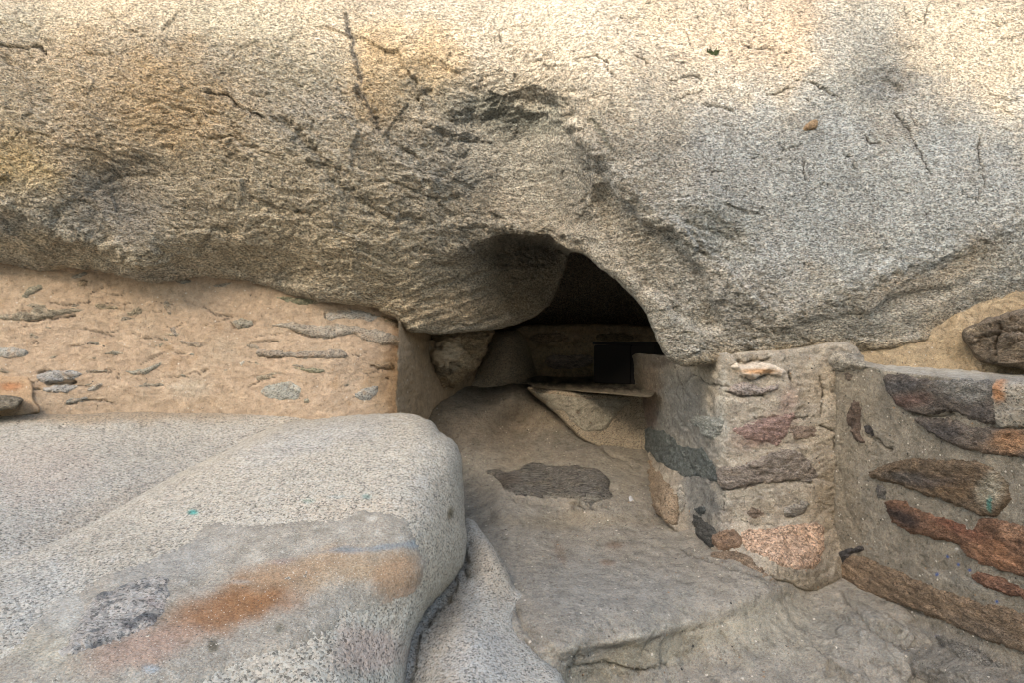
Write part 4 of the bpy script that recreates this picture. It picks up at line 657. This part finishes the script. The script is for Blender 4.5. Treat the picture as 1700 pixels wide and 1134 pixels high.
#================================================================ RIGHT RUBBLE WALL
def rw_depth(px, py):
    yf = 1 / np.clip(.446 + .000611 * (px - 1392), .2, .66)
    ztop = np.interp(px, [1380, 1470, 1655, 1900], [1.44, 1.40, 1.375, 1.36])
    yt = (EYE - ztop) * F / np.maximum(py - CY, 4.0)
    yt = yt * 1.0
    k = .02; m = np.maximum(yf, yt); y = m + k * np.log(np.exp((yf - m) / k) + np.exp((yt - m) / k))
    y = y - .16 * smooth((py - (985 + (px - 1400) * .35)) / 90)
    return np.minimum(y, 3.0)
def Z4(p): return [(1300 + x * .5764, 480 + y * .5767) for x, y in p]
r_g = [(Z4([(235, 385), (265, 430), (310, 466)]), 3, .02), (Z4([(155, 770), (160, 840), (210, 862)]), 5, .03), (Z4([(370, 362), (440, 368), (490, 362)]), 3, .02), (Z4([(620, 398), (694, 402)]), 2.5, .02), (Z4([(420, 945), (300, 905)]), 3, .014), (Z4([(190, 980), (260, 1000), (400, 1010), (520, 1040), (694, 1100)]), 5, .02), (Z4([(240, 420), (262, 440)]), 4, .02), (Z4([(120, 240), (110, 300), (140, 330)]), 3, .014),
       (Z4([(100, 1000), (160, 1060), (240, 1100)]), 4, .02), (Z4([(420, 1100), (480, 1110), (600, 1160)]), 4, .02), (Z4([(160, 450), (165, 560), (180, 640)]), 4, .012)]
def rw_disp(P, px, py):
    W = warp(P, 6, .03, 9)
    return .012 * fbm(P, 4, 3, 56) + .010 * fbm(P, 12, 5, 57, .68) + .002 * chips(W * A(1, 1, 1.8), 14, 58) + .003 * fbm(P, 90, 3, 59, .7) + smooth((py - 985 - (px - 1400) * .35) / 60) * (.016 * chips(W, 11, 62, 0) + .01 * fbm(W, 10, 4, 63))
rw = Surf(rw_depth, rw_disp, r_g, 18)
re_ = empty('rubble_wall', (1.4, 1.9, .5), 'rubble wall of dark brown stones in grey mortar running forward at the right edge', 'wall')
RP = [(1378, 596), (1400, 588), (1480, 587), (1600, 588), (1750, 590), (2100, 596), (2300, 700), (2300, 1400), (1600, 1400), (1300, 1180), (1330, 1080), (1345, 1000), (1372, 960), (1380, 850), (1385, 700)]
paint_r = painter((.245, .217, .175), drift=[((.29, .257, .205), 5, 0, .5), ((.195, .18, .15), 4, .1, .6)], blobs=[(1560, 604, 220, 22, 4, (.50, .46, .39), .9), (1410, 700, 40, 90, 0, (.33, .28, .21), .5), (1400, 850, 30, 120, 0, (.26, .215, .155), .6), (1480, 1070, 200, 60, 25, (.215, .205, .185), .7), (1620, 830, 80, 14, 20, (.3, .275, .225), .6), (1600, 970, 60, 10, 20, (.36, .34, .3), .5), (1380, 1060, 50, 50, 0, (.27, .24, .19), .5), (1430, 1030, 60, 24, 30, (.17, .17, .17), .5)]
    + [(x, y, 3, 3, 0, (.03, .08, .28), .9) for x, y in [(1572, 925), (1590, 938), (1556, 955), (1610, 948), (1640, 1010), (1655, 1000), (1600, 905), (1555, 1058)]] + [(x, y, 3.4, 2.6, 0, (.6, .58, .55), .9) for x, y in [(1515, 1078), (1588, 912), (1602, 1000)]], amp=.3, freq=14, seed=26, lines=[(c, w_ * .5, (.06, .05, .04), .85) for c, w_, dp in r_g if w_ < 4])
relief('mortar', rw, curve(RP, 6, 4, 12), 2.0, M_mort, paint_r, re_, rnd=(5, .03), skirt=[(2, .1), (4, .6)])
BK = (.075, .068, .065)
r_st = [([(290, 255), (350, 248), (450, 262), (606, 276), (620, 386), (560, 382), (490, 357), (440, 367), (370, 362), (308, 307)], (.13, .11, .095), .016, 0, [(1500, 640, 36, 12, 0, (.08, .08, .085), .7), (1510, 668, 40, 16, 0, (.14, .085, .07), .7), (1610, 645, 60, 20, 0, (.24, .235, .215), .7), (1640, 680, 30, 14, 0, (.10, .09, .085), .6)]),
 ([(604, 276), (640, 266), (760, 262), (900, 300), (900, 430), (694, 402), (622, 397)], (.38, .34, .28), .018, 1, [(1664, 650, 13, 20, 0, (.42, .2, .09), .85)]), ([(376, 372), (480, 375), (560, 397), (694, 402), (900, 440), (900, 530), (694, 492), (600, 477), (500, 452), (428, 417)], (.15, .125, .105), .018, 0, [(1570, 718, 40, 14, 15, (.06, .055, .055), .8), (1690, 735, 40, 24, 0, (.40, .23, .13), .85), (1640, 745, 30, 12, 0, (.24, .17, .12), .6)]),
 ([(250, 527), (340, 490), (480, 490), (560, 495), (622, 528), (655, 590), (627, 645), (590, 658), (480, 618), (400, 592), (320, 562), (258, 546)], (.15, .11, .075), .020, 0, [(1652, 815, 18, 32, 15, (.36, .33, .26), .8), (1510, 790, 40, 10, 0, (.10, .095, .09), .7), (1560, 800, 50, 10, 0, (.11, .10, .10), .5), (1650, 838, 4, 14, 0, (.05, .22, .19), .8), (1590, 812, 40, 20, 10, (.2, .13, .075), .5)]),
 ([(296, 615), (340, 608), (400, 640), (480, 662), (548, 692), (575, 662), (694, 680), (900, 760), (900, 930), (694, 835), (600, 803), (530, 763), (510, 738), (440, 722), (368, 702), (318, 672)], (.20, .115, .075), .018, 0, [(1500, 860, 45, 14, 25, (.045, .035, .033), .9), (1600, 880, 60, 12, 20, (.17, .075, .05), .7), (1665, 920, 50, 24, 20, (.30, .16, .095), .8), (1690, 880, 30, 16, 0, (.33, .2, .13), .6), (1610, 858, 16, 10, 0, (.13, .14, .15), .7)]),
 ([(541, 817), (610, 823), (694, 865), (800, 920), (800, 945), (694, 898), (600, 868), (556, 842)], (.2, .11, .075), .014, 0, []), ([(157, 803), (200, 763), (300, 798), (420, 850), (560, 897), (694, 932), (1000, 1060), (1000, 1200), (694, 1052), (560, 1003), (420, 943), (300, 903), (200, 862), (162, 837)], (.215, .155, .105), .014, 0, [(1640, 1050, 80, 16, 22, (.18, .15, .12), .5), (1420, 950, 20, 12, 20, (.30, .21, .135), .6)]),
 ([(165, 760), (215, 743), (238, 750), (200, 768), (168, 795)], BK, .022, 0, []), ([(182, 370), (205, 322), (228, 350), (226, 400), (240, 442), (215, 442)], (.13, .095, .075), .014, 0, []), ([(232, 385), (255, 398), (265, 432), (238, 418)], BK, .01, 0, []), ([(166, 240), (197, 233), (198, 264), (176, 264)], (.14, .115, .095), .012, 0, []), ([(276, 1000), (300, 988), (348, 1020), (342, 1037)], (.32, .2, .13), .01, 0, []),
 ([(120, 205), (190, 183), (225, 200), (235, 228), (180, 236), (140, 232)], (.33, .3, .25), .03, 0, []), ([(270, 560), (300, 565), (295, 610), (272, 600)], (.14, .13, .12), .01, 0, []), ([(440, 1000), (560, 1040), (640, 1090), (560, 1090), (470, 1040)], (.2, .185, .16), .018, 0, []), ([(60, 985), (120, 965), (190, 1000), (180, 1060), (100, 1050)], (.27, .24, .19), .016, 1, [])]
for k, (pl, c, pr, mt, bl_) in enumerate(r_st):
    relief('stone', rw, curve(Z4(pl), 6, 3.5, k + 60, freq=.06), 1.8, [M_stone, M_gran, M_orange][mt], painter(c, drift=[([v * .65 for v in c], 12, .1, .5)], blobs=bl_, amp=.4, freq=22, seed=k + 7), re_, proud=(.012, pr * .9, 3.0, 6))
# mortar packing and rough rock under the boulder at the right
bk = Surf([(1350, 560, 2.40), (1350, 620, 2.36), (1500, 580, 2.31), (1600, 520, 2.27), (1600, 620, 2.25), (1900, 480, 2.2), (1900, 640, 2.15)], lambda P, x, y: .02 * fbm(P, 5, 4, 65) + .01 * chips(P, 12, 66) + .003 * fbm(P, 60, 3, 67), (), 19)
o = relief('mortar_packing', bk, [(1330, 540), (1700, 470), (2100, 380), (2100, 640), (1330, 640)], 2.5, M_mort, painter((.42, .33, .22), amp=.2, freq=12, seed=27), skirt=[(0, .4)])
tag(o, 'tan mortar packing wedged between the big boulder and the rubble wall', 'mortar')
rk = Surf([(1590, 540, 2.22), (1700, 520, 2.1), (1620, 595, 2.18), (1720, 595, 2.06), (1900, 550, 2.05)], lambda P, x, y: .03 * fbm(P, 7, 4, 68) + .035 * chips(warp(P, 9, .04) * A(1, 1, 1.6), 9, 69) + .01 * chips(P, 30, 70), [([(1620, 560), (1700, 548)], 4, .03), ([(1650, 590), (1660, 540)], 4, .03)], 20)
o = relief('jagged_rock', rk, curve([(1596, 552), (1618, 538), (1640, 528), (1665, 520), (1700, 508), (1800, 480), (1800, 614), (1640, 604), (1612, 584)], 5, 5, 5), 2, M_stone, painter((.19, .155, .12), drift=[((.36, .29, .2), 9, .1, .4)], amp=.5, freq=14, seed=28), rnd=(9, .06), skirt=[(2, .1), (5, .3)])
tag(o, 'jagged dark brown rock on top of the rubble wall at the right edge', 'rock')
#================================================================ SMALL THINGS
def chip(name, surf, poly, col, label, cat, pr=.012, mat=None, seed=0):
    o = relief(name, surf, curve(poly, 4, 1, seed), 1.2, mat or M_stone, painter(col, amp=.3, freq=60, seed=seed), proud=(.004, pr, 2.0, 1.5)); tag(o, label, cat); return o
chip('stone_chip', boulder, [(1332, 212), (1342, 203), (1352, 199), (1356, 203), (1353, 214), (1342, 217), (1334, 218)], (.33, .23, .14), 'small brown flake stuck on the grey face of the big boulder', 'stone flake', .014, seed=3)
chip('paper_scrap', ground, [(1043, 826), (1048, 823), (1052, 830), (1046, 833)], (.6, .62, .66), 'tiny white scrap on the floor beside the step stone', 'scrap', .006, M_fgm, 4)
def tuft(px, py, n, h, label, seed):
    r = np.random.RandomState(seed); P0, N = boulder.ev(A(px), A(py)); P0 = P0[0]; N = N[0]; V = []; Fq = []
    for i in range(n):
        a = r.uniform(-1, 1) * 1.1; d = A(math.sin(a), 0, math.cos(a)) + N * r.uniform(.3, .9); d /= np.linalg.norm(d); s = A(math.cos(a), 0, -math.sin(a)) * .0022
        L_ = h * r.uniform(.5, 1); b = P0 + A(r.uniform(-.02, .02), 0, r.uniform(-.006, .004)); k = len(V)
        V += [b - s, b + s, b + d * L_ * .6 + s * .8, b + d * L_ * .6 - s * .8, b + d * L_ - A(0, 0, L_ * .2)]
        Fq.append([k, k + 1, k + 2, k + 3]); 
    V = np.array(V); q = np.array(Fq); t3 = np.stack([q[:, 3], q[:, 2], q[:, 3] + 1], 1)
    o = mk('grass_tuft', V, [q, t3], M_leaf, np.tile(A(.05, .07, .03), (len(V), 1))); tag(o, label, 'plant')
M_leaf = rockmat('grass_leaf', grain=500, fleck=.1, bump=.1, bdist=.001)
tuft(1184, 88, 34, .03, 'green tuft growing from a crack near the top centre-right of the big boulder', 1)

#================================================================ LOOSE GRIT
def grit():
    rs = np.random.RandomState(77); V = []; Fc = []; T = []; n = 0
    ico = A((0, 0, 1), (1, 0, .1), (0, 1, -.1), (-1, 0, .1), (0, -1, 0), (0, 0, -1)); tri = np.array([(0, 1, 2), (0, 2, 3), (0, 3, 4), (0, 4, 1), (5, 2, 1), (5, 3, 2), (5, 4, 3), (5, 1, 4)])
    lines_ = [([(1135, 905), (1200, 945), (1290, 972), (1380, 1010), (1500, 1080), (1690, 1130)], 10, 170), ([(805, 880), (850, 960), (866, 1000)], 7, 60), ([(900, 845), (1010, 842), (1060, 800), (1110, 880)], 10, 90), ([(930, 1120), (1120, 1112), (1330, 1060)], 16, 110), ([(720, 690), (800, 780), (960, 740)], 22, 70), ([(860, 930), (1050, 930), (1150, 980)], 55, 120)]
    for pl, sp, cnt in lines_:
        p = np.array(pl, float); k = rs.randint(0, len(p) - 1, cnt); t = rs.rand(cnt)[:, None]; q = p[k] * (1 - t) + p[k + 1] * t + rs.randn(cnt, 2) * A(sp, sp * .5)
        P, N = ground.ev(q[:, 0], q[:, 1])
        for i in range(cnt):
            r_ = .0016 + .0035 * rs.rand() ** 3; sc = r_ * rs.uniform(.6, 1.5, 3); c = [(.34, .31, .26), (.22, .2, .175), (.45, .42, .36), (.28, .2, .14)][rs.randint(4)]
            v = ico * sc * rs.uniform(.7, 1.3, (6, 3)) + P[i] + N[i] * r_ * .35
            V.append(v); Fc.append(tri + n); T.append(np.tile(A(*c), (6, 1))); n += 6
    o = mk('loose_grit', np.concatenate(V), [np.concatenate(Fc)], M_mort, np.concatenate(T)); o['kind'] = 'stuff'; o['label'] = 'crumbs of stone and mortar scattered over the earth floor and along the wall foot'
    o.data.polygons.foreach_set('use_smooth', np.zeros(len(o.data.polygons), bool))
grit()
